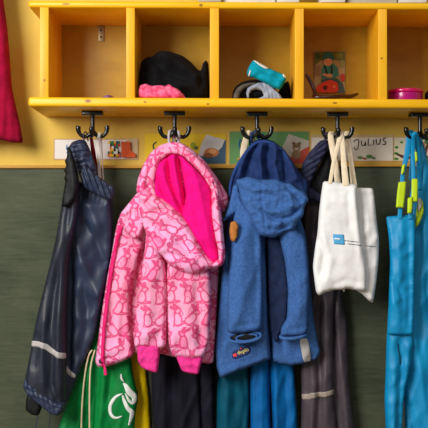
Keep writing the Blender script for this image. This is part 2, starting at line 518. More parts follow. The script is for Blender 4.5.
# ------------------------------------------------------------------ setting
WALL = 0.200; SL = .0055
fl = box('floor', -3, 3, -4.0, .35, -.05, 0, M['floor']); tag(fl, kind='structure')
wb = box('wall_back', -3, 3, WALL, WALL+.15, -.0, 2.7, M['wall']); tag(wb, kind='structure')
zt = P(0, 166.6, WALL).z
pn = box('wall_back_panel', -3, 3, WALL-.008, WALL, 0, zt, M['panel']); tag(pn, kind='structure')
a = P(-700, 166.6, WALL-.008); b = P(310.6, 166.6, WALL-.008)
t1 = box('trim_1', -3, b.x, WALL-.015, WALL, a.z-.0045, a.z+.003, M['trim'], bev=.001); tag(t1, kind='structure')
a = P(311, 161.5, WALL-.01); b = P(900, 166.8, WALL-.01)
t2 = box('trim_2', a.x+.0005, 3, WALL-.017, WALL, b.z, a.z, M['trim'], bev=.0015); tag(t2, kind='structure')

# ------------------------------------------------------------------ cubby shelf
ZB1 = P(225, 97.9).z; ZB0 = P(225, 107.2).z; ZT0 = P(225, 8.2).z; ZT1 = P(225, 1.4).z
shelf = thing('cubby_shelf', (0, .1, ZB0), 'long lacquered yellow pine shelf with open compartments above the coat hooks', 'shelf')
XL = P(28, 0).x; XR = P(470, 0).x
box('top_board', XL, XR, 0.0, WALL-.0005, ZT0, ZT1, M['wood_h'], shelf, bev=.006, slope=SL)
box('bottom_board', XL, XR, 0.0, WALL-.0005, ZB0, ZB1, M['wood_h'], shelf, bev=.006, slope=SL)
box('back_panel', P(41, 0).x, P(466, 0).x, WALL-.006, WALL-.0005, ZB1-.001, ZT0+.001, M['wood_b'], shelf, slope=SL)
for (x0, x1) in ((39.5, 48.3), (126, 134.6), (209.8, 219), (295, 304), (378.5, 387.4), (462, 471)):
    box('divider', P(x0, 0).x, P(x1, 0).x, .004, WALL-.006, ZB1-.003, ZT0+.003, M['wood_v'], shelf, bev=.0012, slope=SL)
mb = box('mounting_plate', P(97.5, 0, .18).x, P(104, 0, .18).x, WALL-.0085, WALL-.0058, P(0, 41, .19).z, P(0, 25.5, .19).z, M['bracket'], shelf, bev=.0006)
tag(mb, 'small zinc mounting plate on the back')
for zz in (30, 37):
    c = P(100.8, zz, .19)
    box('screw', c.x-.0022, c.x+.0022, WALL-.0100, WALL-.0082, c.z-.0022, c.z+.0022, M['snap'], mb, bev=.0010)
def zfloor(px, Y): return ZB1-P(px, 0, Y).x*SL
def pyf(px, Y):                       # picture row where the compartment floor lies at depth Y
    k = S*(D0+Y)/D0
    return HY-(zfloor(px, Y)-CZ)/k

# ------------------------------------------------------------------ coat hooks
HOOKS = [(92.6, 'first'), (174.6, 'second'), (257.0, 'third'), (337.6, 'fourth'), (420.0, 'fifth')]
HY0 = .085
def make_hook(px):
    ztop = ZB0-P(px, 0, HY0).x*SL
    c = P(px, 0, HY0); c.z = ztop
    h = thing('coat_hook', c, '', 'coat hook', 'black coat hooks under the shelf')
    def W(dx, dy, dz): return (c.x+dx*S, c.y+dy, c.z-dz*S)
    k = 1.03*S
    box('base_plate', c.x-10.6*k, c.x+10.6*k, c.y-.013, c.y+.013, c.z-4.3*k, c.z-.0002, M['black'], h, bev=.0022)
    sweep('stem', [W(0, 0, 2.5), W(0, 0, 8), W(0, 0, 16), W(0, 0, 24.5)], [6.6, 5.2, 4.9, 6.5], M['black'], h, world=True, sm=1)
    for s_ in (-1, 1):
        sweep('hook_arm', [W(s_*.8, 0, 21), W(s_*4, 0, 25.5), W(s_*9.5, 0, 26.8), W(s_*14, 0, 23), W(s_*15.2, 0, 17.5), W(s_*14.4, 0, 15.4)], [5.2, 5.0, 4.7, 4.9, 6.2, 5.4], M['black'], h, world=True)
    sweep('hook_arm', [W(0, -.002, 20), W(.3, -.012, 26), W(.6, -.028, 27), W(.9, -.037, 23.5), W(1, -.038, 20), W(1, -.037, 18.4)], [5.0, 4.8, 4.5, 4.8, 6.0, 4.8], M['black'], h, world=True)
    return h
def copy_tree(o, parent=None):
    c = o.copy(); COL.objects.link(c); c.parent = parent
    for ch in list(o.children): copy_tree(ch, c)
    return c
hook_labels = ['black double-armed coat hook holding the navy rain trousers',
    'black double-armed coat hook holding the pink rabbit-print jacket',
    'black double-armed coat hook holding the blue hooded jacket',
    'black double-armed coat hook holding the white tote bag',
    'black double-armed coat hook holding the turquoise dungarees at the right edge']
h0 = make_hook(HOOKS[0][0])
hooks = []
for i, (px, _) in enumerate(HOOKS):
    h = h0 if i == 0 else copy_tree(h0)
    c = P(px, 0, HY0); c.z = ZB0-c.x*SL; h.location = c
    h.rotation_euler.z = (0, 0, 0, -.12, .16)[i]
    h['label'] = hook_labels[i]; hooks.append(h)

# ------------------------------------------------------------------ name cards on the wall
YC = WALL-.0006
def card(name_lab, layers, grp='name cards along the wall'):
    o = flat_art('name_card', layers, YC)
    tag(o, name_lab, 'name card', grp); return rebase(o)
rnd = random.Random(3)
patch = []
cols = [(200, 40, 40), (240, 190, 40), (40, 60, 120), (230, 230, 225), (40, 120, 70), (20, 20, 24), (220, 110, 50)]
for iy in range(6):
    for ix in range(6):
        x = 108+ix*2.0; y = 141.2+iy*2.6
        if iy >= 2 and ix > 5: continue
        if (iy in (2, 3)) and ix in (0, 5): continue
        patch.append((rect(x, y, x+2.1, y+2.7), rnd.choice(cols)))
card('white name card with a blue squiggle, a patchwork figure and an orange boot',
     [(rect(53.5, 138.6, 138.5, 160), (196, 160, 110)), (rect(54.8, 139.8, 137.4, 158.8), (228, 222, 216)), (rect(126, 138.9, 137.4, 158.8), (212, 190, 150))] + patch +
     [([(121.5, 142), (130.5, 142), (131, 151), (135.8, 154.2), (135.6, 157.6), (122, 157.6)], (214, 88, 40)),
      (stroke_poly([(68, 145), (66.5, 149), (69, 151.5), (67, 153)], 1.1), (60, 130, 180)),
      (stroke_poly([(68.5, 149.5), (71, 148.5)], 1.0), (60, 130, 180)),
      (rect(75, 155, 82, 157.6), (226, 180, 70))])
card('yellow name card with a blue and white drawing of a brown bun',
     [(rect(143.8, 132.6, 226.6, 164.6), (214, 176, 72)), (rect(144.6, 133.6, 225.8, 163.8), (228, 194, 40)),
      ([(206.8, 136), (226, 140), (225.6, 163.8), (196, 163.8), (200, 152)], (64, 96, 120)),
      ([(206.5, 134.5), (224.8, 140), (222, 147), (212, 157), (198, 156), (201, 145)], (206, 204, 202)),
      (oval(211.5, 152.5, 7.6, 4.6), (196, 124, 72)), (oval(212.5, 151.5, 4.2, 2.6), (222, 160, 104)), (oval(208, 155.4, 5, 2.4), (150, 90, 52)),
      (stroke_poly([(156.5, 142), (153, 144.5), (153.5, 149), (157, 150.5)], 1.2), (40, 60, 50)),
      (oval(193, 145.5, 2.6, 3.4), (150, 160, 40)), (oval(196, 148, 2.0, 2), (90, 110, 60))])
card('green name card with a picture of a teddy bear on grey and red paper',
     [(rect(228.6, 130.8, 309.6, 165), (196, 160, 96)), (rect(229.6, 131.8, 308.8, 164), (104, 156, 96)),
      ([(288.6, 134), (309, 141), (308.8, 164), (284, 164), (281, 150)], (196, 186, 172)),
      ([(309, 146), (309, 164), (284, 164), (289, 158)], (196, 78, 62)),
      (oval(296.5, 147, 4.2, 4), (150, 116, 84)), (oval(293.6, 143.4, 1.5, 1.6), (120, 88, 62)), (oval(299.4, 143.6, 1.5, 1.6), (120, 88, 62)),
      (oval(296.3, 154.6, 4.6, 4.8), (158, 124, 92)), (oval(296.3, 148.6, 1.8, 1.3), (216, 196, 170)), (oval(296, 147.6, .8, .6), (20, 16, 14)),
      (oval(294.8, 145.8, .6, .6), (20, 16, 14)), (oval(298.2, 145.8, .6, .6), (20, 16, 14)),
      (stroke_poly([(240, 139), (238.5, 145), (240, 149)], 1.1), (40, 110, 150)),
      (stroke_poly([(241, 140), (243, 146), (241, 149)], 1.0), (40, 110, 150)),
      (rect(237, 158, 244, 160), (200, 150, 60))])
INK = (26, 22, 22)
card('white name card with the handwritten name JULIUS and a small green plant',
     [(rect(310.6, 134.8, 393.4, 161.4), (206, 178, 130)), (rect(311.6, 137.6, 392.8, 160.6), (232, 222, 206)),
      (stroke_poly([(353.6, 142), (355.5, 139.6), (359, 140), (358.6, 145), (357.2, 150), (354.6, 149.4), (354.4, 147)], .95), INK),
      (stroke_poly([(361.4, 140.8), (361.2, 144.4), (363, 146), (365, 144.4), (365.4, 140.6), (365.6, 145.8)], .95), INK),
      (stroke_poly([(368.2, 138.6), (368, 145.4), (371.6, 145)], .95, False), INK),
      (stroke_poly([(373.6, 139.6), (373.5, 145.2)], .95), INK),
      (stroke_poly([(376, 139), (376, 143.4), (378, 144.8), (380, 143), (380.2, 138.6)], .95), INK),
      (stroke_poly([(385.8, 138), (383, 138.6), (383, 141), (385.8, 142), (385.6, 144.4), (382.4, 144.6)], .95), INK),
      (oval(360, 157.6, 2.8, 1.6), (120, 140, 84)), (oval(364.6, 158.6, 2.2, 1.2), (170, 100, 80)), (oval(369, 156.6, 3, 1.9), (86, 140, 70)),
      (oval(373.4, 158.2, 1.8, 1.2), (110, 140, 84))])
card('cream name card with a brown branch and green leaves at the right edge',
     [(rect(392.9+.8, 136.6, 460, 161.2), (206, 180, 128)), (rect(394.4, 137.6, 459, 160.6), (230, 222, 190)),
      (stroke_poly([(393.8, 153.6), (398, 154.6), (404, 157.4), (412, 158), (420, 156), (428, 158)], [.8, 2, 3.4, 3.6, 4, 4]), (96, 52, 40)),
      (stroke_poly([(424, 158), (426, 148), (430, 140)], [3.5, 3, 2]), (110, 60, 44)),
      (oval(396.4, 147.4, 1.7, 1.3), (60, 140, 60)), (oval(401.4, 142.4, 1.4, 1.2), (70, 150, 70)), (oval(396, 153.4, 2.2, 1.1), (50, 130, 50)), (oval(396, 158.8, 2.2, 1.2), (60, 140, 60)),
      (oval(422, 145, 2.4, 3), (200, 90, 60)), (oval(426, 142, 2, 2), (80, 130, 70))])

# ------------------------------------------------------------------ things in and on the shelf
def fz(px, Y): return pyf(px, Y)-.5
# compartment two: black cloth heap on a pink spotted knit
YH = .105
f = fz(175, YH)
bk = Cloth([(139.5, f), (139.6, 74), (141, 62), (146, 57.5), (152, 57), (157, 52.6), (163, 50.8), (172, 52), (183, 56), (191, 62), (198, 70), (201, 71), (203, 63), (206, 60), (208.4, 63), (209, 75), (209, f)],
           YH, .115, 24, creases=[([(150, 60), (165, 75), (190, 84)], 4, -9), ([(160, 55), (178, 66), (200, 86)], 5, 8), ([(142, 72), (165, 82), (190, 95)], 4, -8), ([(201, 72), (200, 92)], 2.5, -10)], nz=(7, 14, 12), seed=2)
tag(rebase(bk.build('folded_garment', M['black_cloth'])), 'heap of black knitted clothing stuffed in the second compartment', 'clothing')
f = fz(160, .028)
pk = Cloth([(138.4, f), (138, 90), (140, 85), (146, 83.6), (152, 86), (160, 85), (166, 86), (169, 83.8), (173, 87), (178, 89), (183, 94), (186, f)], .028, .028, 7,
           creases=[([(142, 92), (150, 88), (158, 92)], 2.2, -6), ([(165, 88), (170, 96)], 2, -5), ([(150, 96), (160, 96)], 2, 5)], nz=(4, 7, 6), seed=4, step=1.6)
tag(rebase(pk.build('folded_scarf', M['pinkscarf'])), 'crumpled pink spotted scarf in front of the black heap', 'scarf')
# compartment one: little violet thing
f = fz(108, .05)
vb = thing('toy_ring', P(107, f, .05), 'tiny violet plastic toy near the divider in the first compartment', 'toy')
sweep('ring', [(99, f-1.0, .06), (103, f-1.6, .045), (107, f-3.0, .04), (111, f-3.0, .045), (114, f-1.2, .055)], [1.6, 2.4, 4.5, 3.6, 1.4], M['violet'], vb)
# compartment three: teal roll, grey rolled knit, black cloth
f = fz(258, .07)
gk = thing('rolled_jumper', P(256, f, .07), 'grey ribbed knit rolled up under the teal bootie', 'clothing')
g1 = Cloth([(232, f), (232.6, 92), (236, 86), (243, 81.5), (252, 79.5), (262, 80), (270, 84), (277, 90), (282, f-2), (282, f)], .075, .07, 14,
           creases=[([(236, 96), (240, 88), (250, 84)], 2, -6), ([(262, 84), (268, 90), (270, 97)], 2, -4)], nz=(3, 8, 8), seed=5, step=1.6)
g1.build('roll', M['black_cloth'], gk)
for j, (sx, Yy) in enumerate(((0, .036),)):
    g2 = Cloth([(246, 93), (247.5, 88), (252, 85), (258, 82.6), (264, 82.4), (270, 85), (276, 90), (281, 96), (283.4, fz(270, .04)), (254, fz(270, .04)), (264, 96), (262, 91), (257, 89.4), (252, 90.4), (249.5, 94), (249, 99), (247, 98)], .040, .022, 5,
               creases=[([(262 + 4*q_, 83 + 2.4*q_), (265 + 4*q_, 90 + 2*q_), (266 + 4*q_, 100)], .8, -3.4) for q_ in range(4)], nz=(1, 6, 6), seed=6, step=1.1)
    g2.build('knit_fold', M['greyknit'], gk)
f = fz(236, .04)-.6
g3 = Cloth([(233, f), (233.6, 94), (237, 88), (243, 84), (250, 82.6), (257, 83), (256, 85), (249, 86.5), (244, 89), (240, 94), (239, f)], .040, .02, 4, nz=(1, 6, 6), seed=7, step=1.4)
tag(g3.build('knit_fold', fabric('olive_grey_knit', (104, 96, 84), (70, 64, 58), .95, .1, 80, .4), gk), 'darker olive-grey fold')
tl = thing('bootie', P(262, 84, .04), 'teal fleece bootie with white sole lying on the grey knit', 'footwear')
t_ = Cloth([(248.6, 77), (246.6, 74), (248, 68), (252.6, 60.4), (256, 61), (263, 65), (270, 68.6), (278, 72), (285, 75), (286.6, 79), (284, 84), (280, 90), (274, 88), (266, 83.6), (258, 79.6), (252, 77.4)], .035, .034, 7,
           creases=[([(252, 64), (260, 70), (274, 77)], 2, 3), ([(256, 76), (266, 76), (278, 84)], 1.6, -3)], nz=(2, 8, 8), seed=8, step=1.4)
t_.build('upper', M['tealsock'], tl)
t_.decal('sole', [(252.6, 60.8), (256, 61.2), (263, 65.2), (267.6, 68), (268.6, 70.4), (264, 69.6), (258, 66)], M['white'], tl, .0006, .001)
t_.decal('label', [(248, 76.4), (249.8, 71), (250.8, 71.4), (249.4, 77)], M['white'], tl, .0006, .001)
t_.decal('trim_tape', [(282, 74), (286, 76), (285.6, 79.6), (283, 77.6)], M['white'], tl, .0006, .001)
f = fz(287, .09)
dk = Cloth([(276, f), (278, 92), (283, 84), (288, 80.5), (290, 86), (291.5, f)], .130, .05, 6, nz=(3, 6, 8), seed=9, step=1.6)
tag(rebase(dk.build('folded_garment', M['black_cloth'])), 'small black cloth bundle squeezed beside the grey knit', 'clothing')
# compartment four: photograph and dark band
ph = flat_art('photo_print', [
    (rect(313.6, 51.2, 345.4, 93.6), (150, 128, 92)), (rect(314.4, 52, 344.8, 92.8), (176, 160, 118)),
    ([(314.4, 52), (344.8, 52), (344.8, 62), (336, 60), (329, 58), (320, 61), (314.4, 66)], (104, 112, 62)),
    (oval(318, 56, 3, 3), (70, 96, 50)), (oval(339, 56, 4, 3), (130, 140, 70)), (oval(342, 64, 3, 4), (150, 150, 96)), (oval(318, 70, 3, 3.4), (168, 142, 110)), (oval(341, 72, 3.4, 4), (186, 160, 128)),
    (rect(314.4, 66, 320, 76), (150, 126, 98)),
    ([(321, 80), (336, 78), (343, 84), (344.8, 92.8), (334, 92.8), (322, 92.8)], (74, 92, 96)),
    ([(322, 68), (325, 63.6), (333, 63.6), (337.6, 68), (338.8, 75), (334, 78.6), (322, 79), (321, 74)], (62, 140, 138)),
    ([(323.6, 66), (325.4, 66), (328, 74), (326.4, 76)], (36, 52, 50)), ([(330.6, 65.4), (332.6, 65.4), (332.8, 73), (330.6, 75)], (36, 52, 50)),
    (oval(327.8, 62, 4.0, 4.3), (232, 172, 136)),
    ([(322.6, 61), (322.8, 56), (325.6, 52.8), (330.6, 52.6), (333.6, 56), (333.8, 61), (328, 58.6)], (52, 116, 128)),
    (oval(326.3, 61.6, .5, .4), (40, 26, 20)), (oval(329.6, 61.6, .5, .4), (40, 26, 20)), (stroke_poly([(326.4, 64.4), (329.6, 64.4)], .5), (150, 70, 60)),
    (oval(329, 76, 3.6, 2.0), (208, 150, 116)), (oval(324.6, 75, 2.8, 1.2), (208, 150, 116)),
    ([(317, 86), (322, 83), (330, 80), (337, 83), (338.6, 90), (336, 92.8), (318, 92.8), (315.6, 90)], (214, 66, 46)),
    (oval(325, 88, 2.3, 2.3), (90, 28, 26)), (oval(342.4, 78, 2.2, 4), (190, 60, 48)), (oval(334, 87, 1.5, 1.4), (230, 120, 90))], WALL-.0075)
tag(rebase(ph), 'photo print of a child in a teal hat with a red toy', 'photo')
f = fz(330, .03)-1.2
hb = thing('hair_band', P(330, f, .06), 'dark brown open hair band in front of the photo print', 'hair band')
sweep('band', [(305.6, 74.5, .050), (308, 77, .050), (311, 83, .045), (314.4, 90, .040), (315, 94, .035), (314, f-1.6, .03), (320, f-1.4, .022), (334, f-1.4, .025), (343, f-2.6, .040), (350, 97, .055), (357.6, 94, .07)],
      [3.0, 4.2, 4.4, 4.8, 5.4, 5, 4.4, 4.4, 5, 5.4, 3.0], M['brownband'], hb, flatten=.9)
# compartment five: magenta tin and dark cloth
def lathe(name, c, prof, mat, parent=None, n=48, scallop=0):
    bm = bmesh.new(); rings = []
    for (r, z) in prof:
        rings.append([bm.verts.new((c[0]+r*(1+scallop*math.cos(9*a))*math.cos(a), c[1]+r*(1+scallop*math.cos(9*a))*math.sin(a), c[2]+z)) for a in [2*math.pi*k/n for k in range(n)]])
    for i in range(len(rings)-1):
        for k in range(n): bm.faces.new((rings[i][k], rings[i][(k+1) % n], rings[i+1][(k+1) % n], rings[i+1][k]))
    bm.faces.new(rings[0][::-1]); bm.faces.new(rings[-1])
    bmesh.ops.recalc_face_normals(bm, faces=bm.faces)
    me = bpy.data.meshes.new(name); bm.to_mesh(me); bm.free(); smooth(me)
    return link(name, me, parent, mat)
c = P(405.4, 0, .072); c.z = zfloor(405, .072)
tin = thing('round_box', c, 'round magenta plastic box with lid in the right-hand compartment', 'box')
lathe('body', c, [(.030, .0004), (.0385, .001), (.040, .004), (.0402, .020), (.040, .0215), (.02, .0218)], M['purple'], tin)
lathe('lid', (c[0], c[1], c[2]+.0222), [(.030, 0), (.0405, .0002), (.0416, .001), (.0416, .0065), (.040, .0082), (.034, .0092), (.0, .0094)][:-1], M['magenta'], tin)
f = fz(428, .09)
dz = Cloth([(424.5, f), (425, 93), (428, 90.5), (436, 88), (446, 92), (450, f)], .09, .06, 7, nz=(3, 6, 8), seed=11)
tag(rebase(dz.build('folded_garment', M['black_cloth'])), 'dark cloth bundle at the right edge beside the magenta box', 'clothing')
# on top of the shelf
def topbox(n, x0, x1, y0, d, hh, mat, lab):
    a = P(x0, 0, y0).x; b_ = P(x1, 0, y0).x
    z = ZT1-max(a*SL, b_*SL)+.0002; z = ZT1-((a+b_)/2)*SL
    t = thing(n, ((a+b_)/2, y0+d/2, z), lab, 'box', 'paper boxes on top of the shelf')
    box('carton', a, b_, y0, y0+d, z+.0004, z+hh, mat, t, bev=.002)
    box('lid', a-.0008, b_+.0008, y0-.001, y0+d+.001, z+hh+.0003, z+hh+.02, mat, t, bev=.002)
topbox('paper_box', 198.5, 221.5, .006, .14, .07, M['paper2'], 'narrow grey cardboard box on the shelf top beside the long white one')
topbox('paper_box', 223, 275.5, .02, .12, .08, M['paper'], 'wide white cardboard box near the middle of the shelf top')
topbox('paper_box', 277, 299.5, .006, .13, .075, M['paper'], 'narrow white box on the shelf top right of the wide white one')
topbox('paper_box', 321, 345.5, .004, .13, .07, M['paper'], 'white box on the shelf top above the photo print')
topbox('paper_box', 347, 397, .02, .12, .06, M['paper2'], 'wide grey-beige box on the shelf top near the right')
topbox('paper_box', 399.5, 427, .004, .14, .08, M['paper'], 'white box on the shelf top at the right end')

# ------------------------------------------------------------------ garments
def hang(px, dy=0): return P(px, 132+dy, HY0)
# --- crimson garment, top left
cr = thing('fleece_jacket', P(-10, 143, .12), 'crimson fleece garment hanging at the upper left edge', 'jacket')
Cloth([(-34, -60), (-14, -66), (-2, -60), (2, -20), (4, 4), (6.5, 20), (9, 45), (10.6, 68), (12, 88), (16, 106), (20.4, 126), (23.4, 143), (11, 142.5), (-4, 139), (-30, 140), (-44, 130), (-46, 40), (-44, -30)], .125, .05, 14,
      creases=[([(2, 20), (4, 60), (7, 110), (14, 140)], 4, 6), ([(7, 96), (9, 120), (8, 140)], 2.5, -8), ([(0, 100), (2, 141)], 2.5, -5)], nz=(5, 12, 70), seed=12).build('sleeve', M['crimson'], cr)
sweep('hanging_loop', [(-16, -62, .125), (-17, -72, .15), (-15, -72, .19), (-14, -62, .14)], 1.5, M['crimson'], cr)
pg = thing('wall_peg', P(-16, -69, WALL), 'wall peg holding the crimson fleece garment outside the left edge', 'peg')
sweep('peg', [(-16, -69, WALL-.001), (-16, -69, .16), (-16, -71, .13), (-16, -74, .128)], [6, 5, 5, 6], M['black'], pg)

# --- navy rain trousers on the first hook
nt_ = thing('rain_trousers', P(85, 134, HY0), 'navy rubber rain trousers with silver reflective bands, hanging on the first hook', 'trousers')
leg2 = Cloth([(74, 178), (90, 184), (113, 192), (112.5, 210), (113.5, 228), (111.5, 252), (108, 272), (105, 292), (99, 316), (95, 338), (86, 357), (77, 378), (68, 400), (60, 408), (56, 390), (60, 340), (63, 280), (68, 220)], .110, .040, 13,
             creases=[([(80, 215), (96, 240), (108, 270)], 6, -8), ([(88, 200), (100, 230), (112, 240)], 6, 7), ([(76, 240), (84, 262), (102, 300)], 7, 9), ([(72, 220), (72, 300), (70, 380)], 4, -12), ([(98, 300), (104, 285), (108, 262)], 4, 6), ([(84, 280), (88, 320), (80, 360)], 5, -7)],
             nz=(5, 16, 30), seed=21, fn=lambda x, y: 2.2*math.sin(x*1.35+y*.25)*math.exp(-((y-(.28*x+168))/9)**2))
leg = leg2.build('leg', M['navy'], nt_)
leg2.decal('reflective_band', [(66.4, 363), (70, 369), (76.6, 373.6), (76, 378), (69, 374), (64.6, 366)], M['reflect'], leg, .001, .001)
leg1 = Cloth([(66, 176), (72, 172), (79, 180), (80, 200), (77, 222), (72, 245), (69, 270), (68, 300), (67.4, 340), (66.4, 380), (65.8, 404), (62, 413), (56, 415), (49, 411), (40, 403), (27, 392), (23.6, 384), (26.5, 372), (30.4, 352), (32.6, 338), (36.5, 318), (41.5, 298), (48.5, 270), (55, 242), (60, 215), (62.4, 198)], .072, .046, 12,
             creases=[([(66, 225), (62, 270), (60, 320), (58, 390)], 4.5, 9), ([(72, 190), (66, 240), (56, 290), (50, 340)], 4, -9), ([(48, 310), (44, 350), (46, 392)], 4.5, 8), ([(38, 330), (34, 370)], 3.5, -5), ([(56, 330), (52, 380), (60, 405)], 3.5, -7)],
             nz=(4, 12, 50), seed=22, fn=lambda x, y: 2.4*math.sin((x+.55*y)*.0+x*1.1-y*.35)*math.exp(-((y-(.66*x+368))/6)**2))
lg = tag(leg1.build('leg', M['navydark'], nt_), 'darker blackish navy leg')
leg1.decal('reflective_band', [(32.2, 340), (41, 340.5), (49, 343), (54, 347.6), (60, 351), (66.8, 352.5), (66.6, 358.4), (59, 356.6), (52.6, 353), (47.6, 348.6), (40, 346), (31.4, 345.6)], M['reflect'], lg, .0012, .001)
cf = Cloth([(25.6, 376), (34, 384), (46, 393), (58, 401), (66, 402), (64.6, 411), (58, 416), (50, 413.5), (40, 405), (27, 394.6), (23, 386)], .066, .050, 6,
           nz=(2, 6, 6), seed=23, fn=lambda x, y: 2.6*math.sin(x*1.5-y*.35), step=1.5)
cf.build('gathered_cuff', M['navy'], lg)
inn = Cloth([(28, 392), (41, 401), (42, 408), (38.5, 416), (32, 415), (25.4, 410), (26, 400)], .082, .02, 5, seed=24)
tag(inn.build('inner_cuff', M['navyblack'], nt_), 'black lining showing below the leg cuff')
sweep('elastic_cord', [(37, 408, .078), (38, 416, .078), (36, 424, .078), (35, 434, .078)], 1.0, M['navyband'], nt_)
sweep('elastic_cord', [(50, 408, .078), (50, 418, .078), (49, 428, .078)], .9, M['navyband'], nt_)
wb1 = Cloth([(68, 148), (72, 142), (79, 139.6), (85, 140), (89, 147), (93, 157), (96.6, 168), (98, 180), (92, 182), (86, 186), (80, 178), (76, 168), (72, 160)], .086, .030, 8,
            creases=[([(82, 146), (84, 160), (90, 176)], 2.2, 6), ([(88, 148), (92, 165)], 1.5, -5), ([(76, 146), (79, 160)], 1.5, -4)], nz=(3, 6, 8), seed=25,
            fn=lambda x, y: 2.2*math.sin(y*1.2+x*.2), step=1.5)
wb1.build('waistband', M['navy'], nt_)
wb3 = Cloth([(80, 176), (82, 166), (86, 163), (92, 171), (102, 179), (114.4, 187), (114, 195), (112.4, 200.4), (104, 199), (94, 193), (84, 188)], .070, .024, 5,
            nz=(1.5, 8, 8), seed=27, fn=lambda x, y: 4.2*math.sin((x-y*.35)*1.25), step=1.2)
wb3.build('waistband', M['navy'], nt_)
wb2 = Cloth([(67, 146), (71, 149), (75, 162), (79, 178), (79, 190), (75, 200), (68, 207), (62, 207), (62, 202), (63, 196), (65.6, 182), (64, 178), (66, 174), (63.6, 170), (66.4, 166), (64.6, 161), (67, 157)], .047, .010, 3,
            creases=[([(72, 160), (74, 190), (68, 240)], 3, 3)], nz=(2, 8, 26), seed=26)
tag(wb2.build('lining', M['navyblack'], nt_), 'black inside of the waist turned outwards')
sweep('hanging_loop', [(84, 142, .082), (83.6, 137, .078), (84, 132.5, .078), (85.6, 131.5, .085), (87.4, 134, .092), (88, 141, .090)], 1.6, M['navy'], nt_)

# --- green drawstring bag with white tapes, behind the trousers
gb = thing('drawstring_bag', P(98, 134, .15), 'green drawstring bag with white curled print, below the navy trousers', 'bag')
gcl = Cloth([(104, 300), (120, 296), (128, 320), (130, 350), (133, 374), (138.6, 396), (135, 416), (134, 450), (90, 456), (56, 450), (57, 432), (66, 406), (78, 376), (90, 350), (98, 330)], .142, .042, 16,
            creases=[([(96, 340), (88, 380), (76, 440)], 3, 7), ([(100, 340), (94, 390), (90, 445)], 3, -7), ([(104, 340), (104, 390), (100, 445)], 3.5, 7), ([(112, 350), (110, 380), (108, 400)], 3, -6), ([(90, 355), (80, 390), (66, 440)], 2.5, -6), ([(126, 360), (124, 372), (128, 384)], 2.5, -5)],
            nz=(3, 7, 50), seed=31)
gbo = gcl.build('bag_body', M['green'], gb)
for nm, pts, wd in (('print', [(123.5, 392.5), (118.5, 394), (114, 398), (110.6, 405), (111, 413), (116, 417.4), (123, 414.6)], [1.2, 2.4, 3.2, 3.4, 3.2, 2.6, .8]),
                    ('print', [(121.8, 373), (122, 378), (125, 381)], [1.2, 2.2, .8]),
                    ('print', [(124, 382), (127, 385), (130, 391), (135.5, 396), (134, 403), (130, 400), (126, 392)], [1.6, 4.4, 6.4, 5.2, 3.4, 3, 1]),
                    ('print', [(123.5, 394), (125, 400), (129, 408), (133, 411), (132, 416), (129.5, 424)], [1.6, 3.4, 4.2, 4.6, 3.4, 1.6])):
    gcl.decal(nm, stroke_poly(pts, wd), M['print'], gbo, .0004, .0006, corner=0, step=1.2)
for pts in ([(92, 350, .113), (88, 356, .113), (84, 380, .113), (82, 405, .112), (81, 436, .112)], [(95, 350, .113), (90.5, 365, .112), (89.4, 390, .112), (89.6, 436, .112)]):
    sweep('drawstring', pts, 2.1, M['cream'], gb)
ribbon('strap', [(100, 133.2, .092), (98.6, 136, .076), (98.6, 150, .110), (99.6, 180, .130), (104, 240, .142), (108, 310, .146)], [3, 4.4, 3.6, 3.4, 3, 3], M['white'], gb)
ribbon('strap', [(100, 133.2, .080), (101, 137, .096), (102, 150, .120), (103.4, 180, .135), (106, 240, .145), (110, 310, .150)], [3, 2.6, 2.6, 2.6, 3, 3], M['white'], gb)
rs = thing('cloth_strap', P(94, 136, .1), 'thin dark red strap beside the white tape on the first hook', 'strap')
ribbon('strap', [(90.6, 134.2, .088), (91.4, 139, .100), (93.5, 154, .122), (97, 178, .134), (99, 230, .142)], [2.4, 3.4, 5, 5.4, 5], M['darkred'], rs)

# --- pink rabbit-print jacket on the second hook
pj = thing('hooded_jacket', P(175, 136, HY0), 'pink rabbit-print child jacket with hot pink hood lining, on the second hook', 'jacket')
pb = Cloth([(142, 196), (130, 205), (119, 217), (115.5, 230), (112, 252), (107.6, 275), (103.5, 300), (100, 325), (97, 348), (95, 362), (98, 367.4), (108, 366.4), (122, 361.5), (134, 355.6), (133, 345), (131, 325), (130.6, 302), (132.6, 284), (139, 258), (148, 236), (158, 215), (154, 200)], .100, .036, 9,
           creases=[([(120, 222), (113, 262), (108, 310), (102, 362)], 3, 5), ([(128, 232), (126, 270), (118, 330), (120, 355)], 6, 7), ([(131, 215), (140, 232), (144, 244)], 3, -6), ([(112, 300), (116, 350)], 3.5, -5), ([(124, 300), (122, 350)], 2.5, -4), ([(97, 360), (120, 355), (133, 349)], 1, -2)],
           nz=(3.5, 16, 40), seed=41)
pbk = Cloth([(140, 200), (132, 240), (126, 290), (126, 350), (140, 354), (156, 352.6), (166, 355), (190, 361), (213.6, 364.6), (215, 340), (217, 305), (219, 268), (219, 240), (212, 212), (190, 200), (165, 196)], .122, .030, 9,
           creases=[([(211, 290), (210, 350)], 3, -9), ([(170, 352), (213, 358)], 1, -2)], nz=(3.5, 16, 40), seed=49)
pbk.build('back_panel', M['bunny'], pj, uvoff=(.03, .05))
pbo = pb.build('front_panel', M['bunny'], pj)
pb.decal('zipper', [(120.5, 223), (124.6, 224), (119, 245), (114.6, 268), (111, 292), (107.6, 318), (105.6, 345), (105.4, 367), (102.4, 367.6), (102, 345), (104.2, 316), (107.4, 290), (110.6, 266), (115.5, 243)], M['zip'], pbo, .001, .0025)
sweep('zip_pull', [(104, 364, .080), (105, 369, .079), (105.6, 375, .080)], [1.6, 3.4, 4.0], M['zip'], pj, flatten=.4)
lathe_c = P(101, 362, .0)
yy = float(pb.front([(100.8, 361.5)])[0])
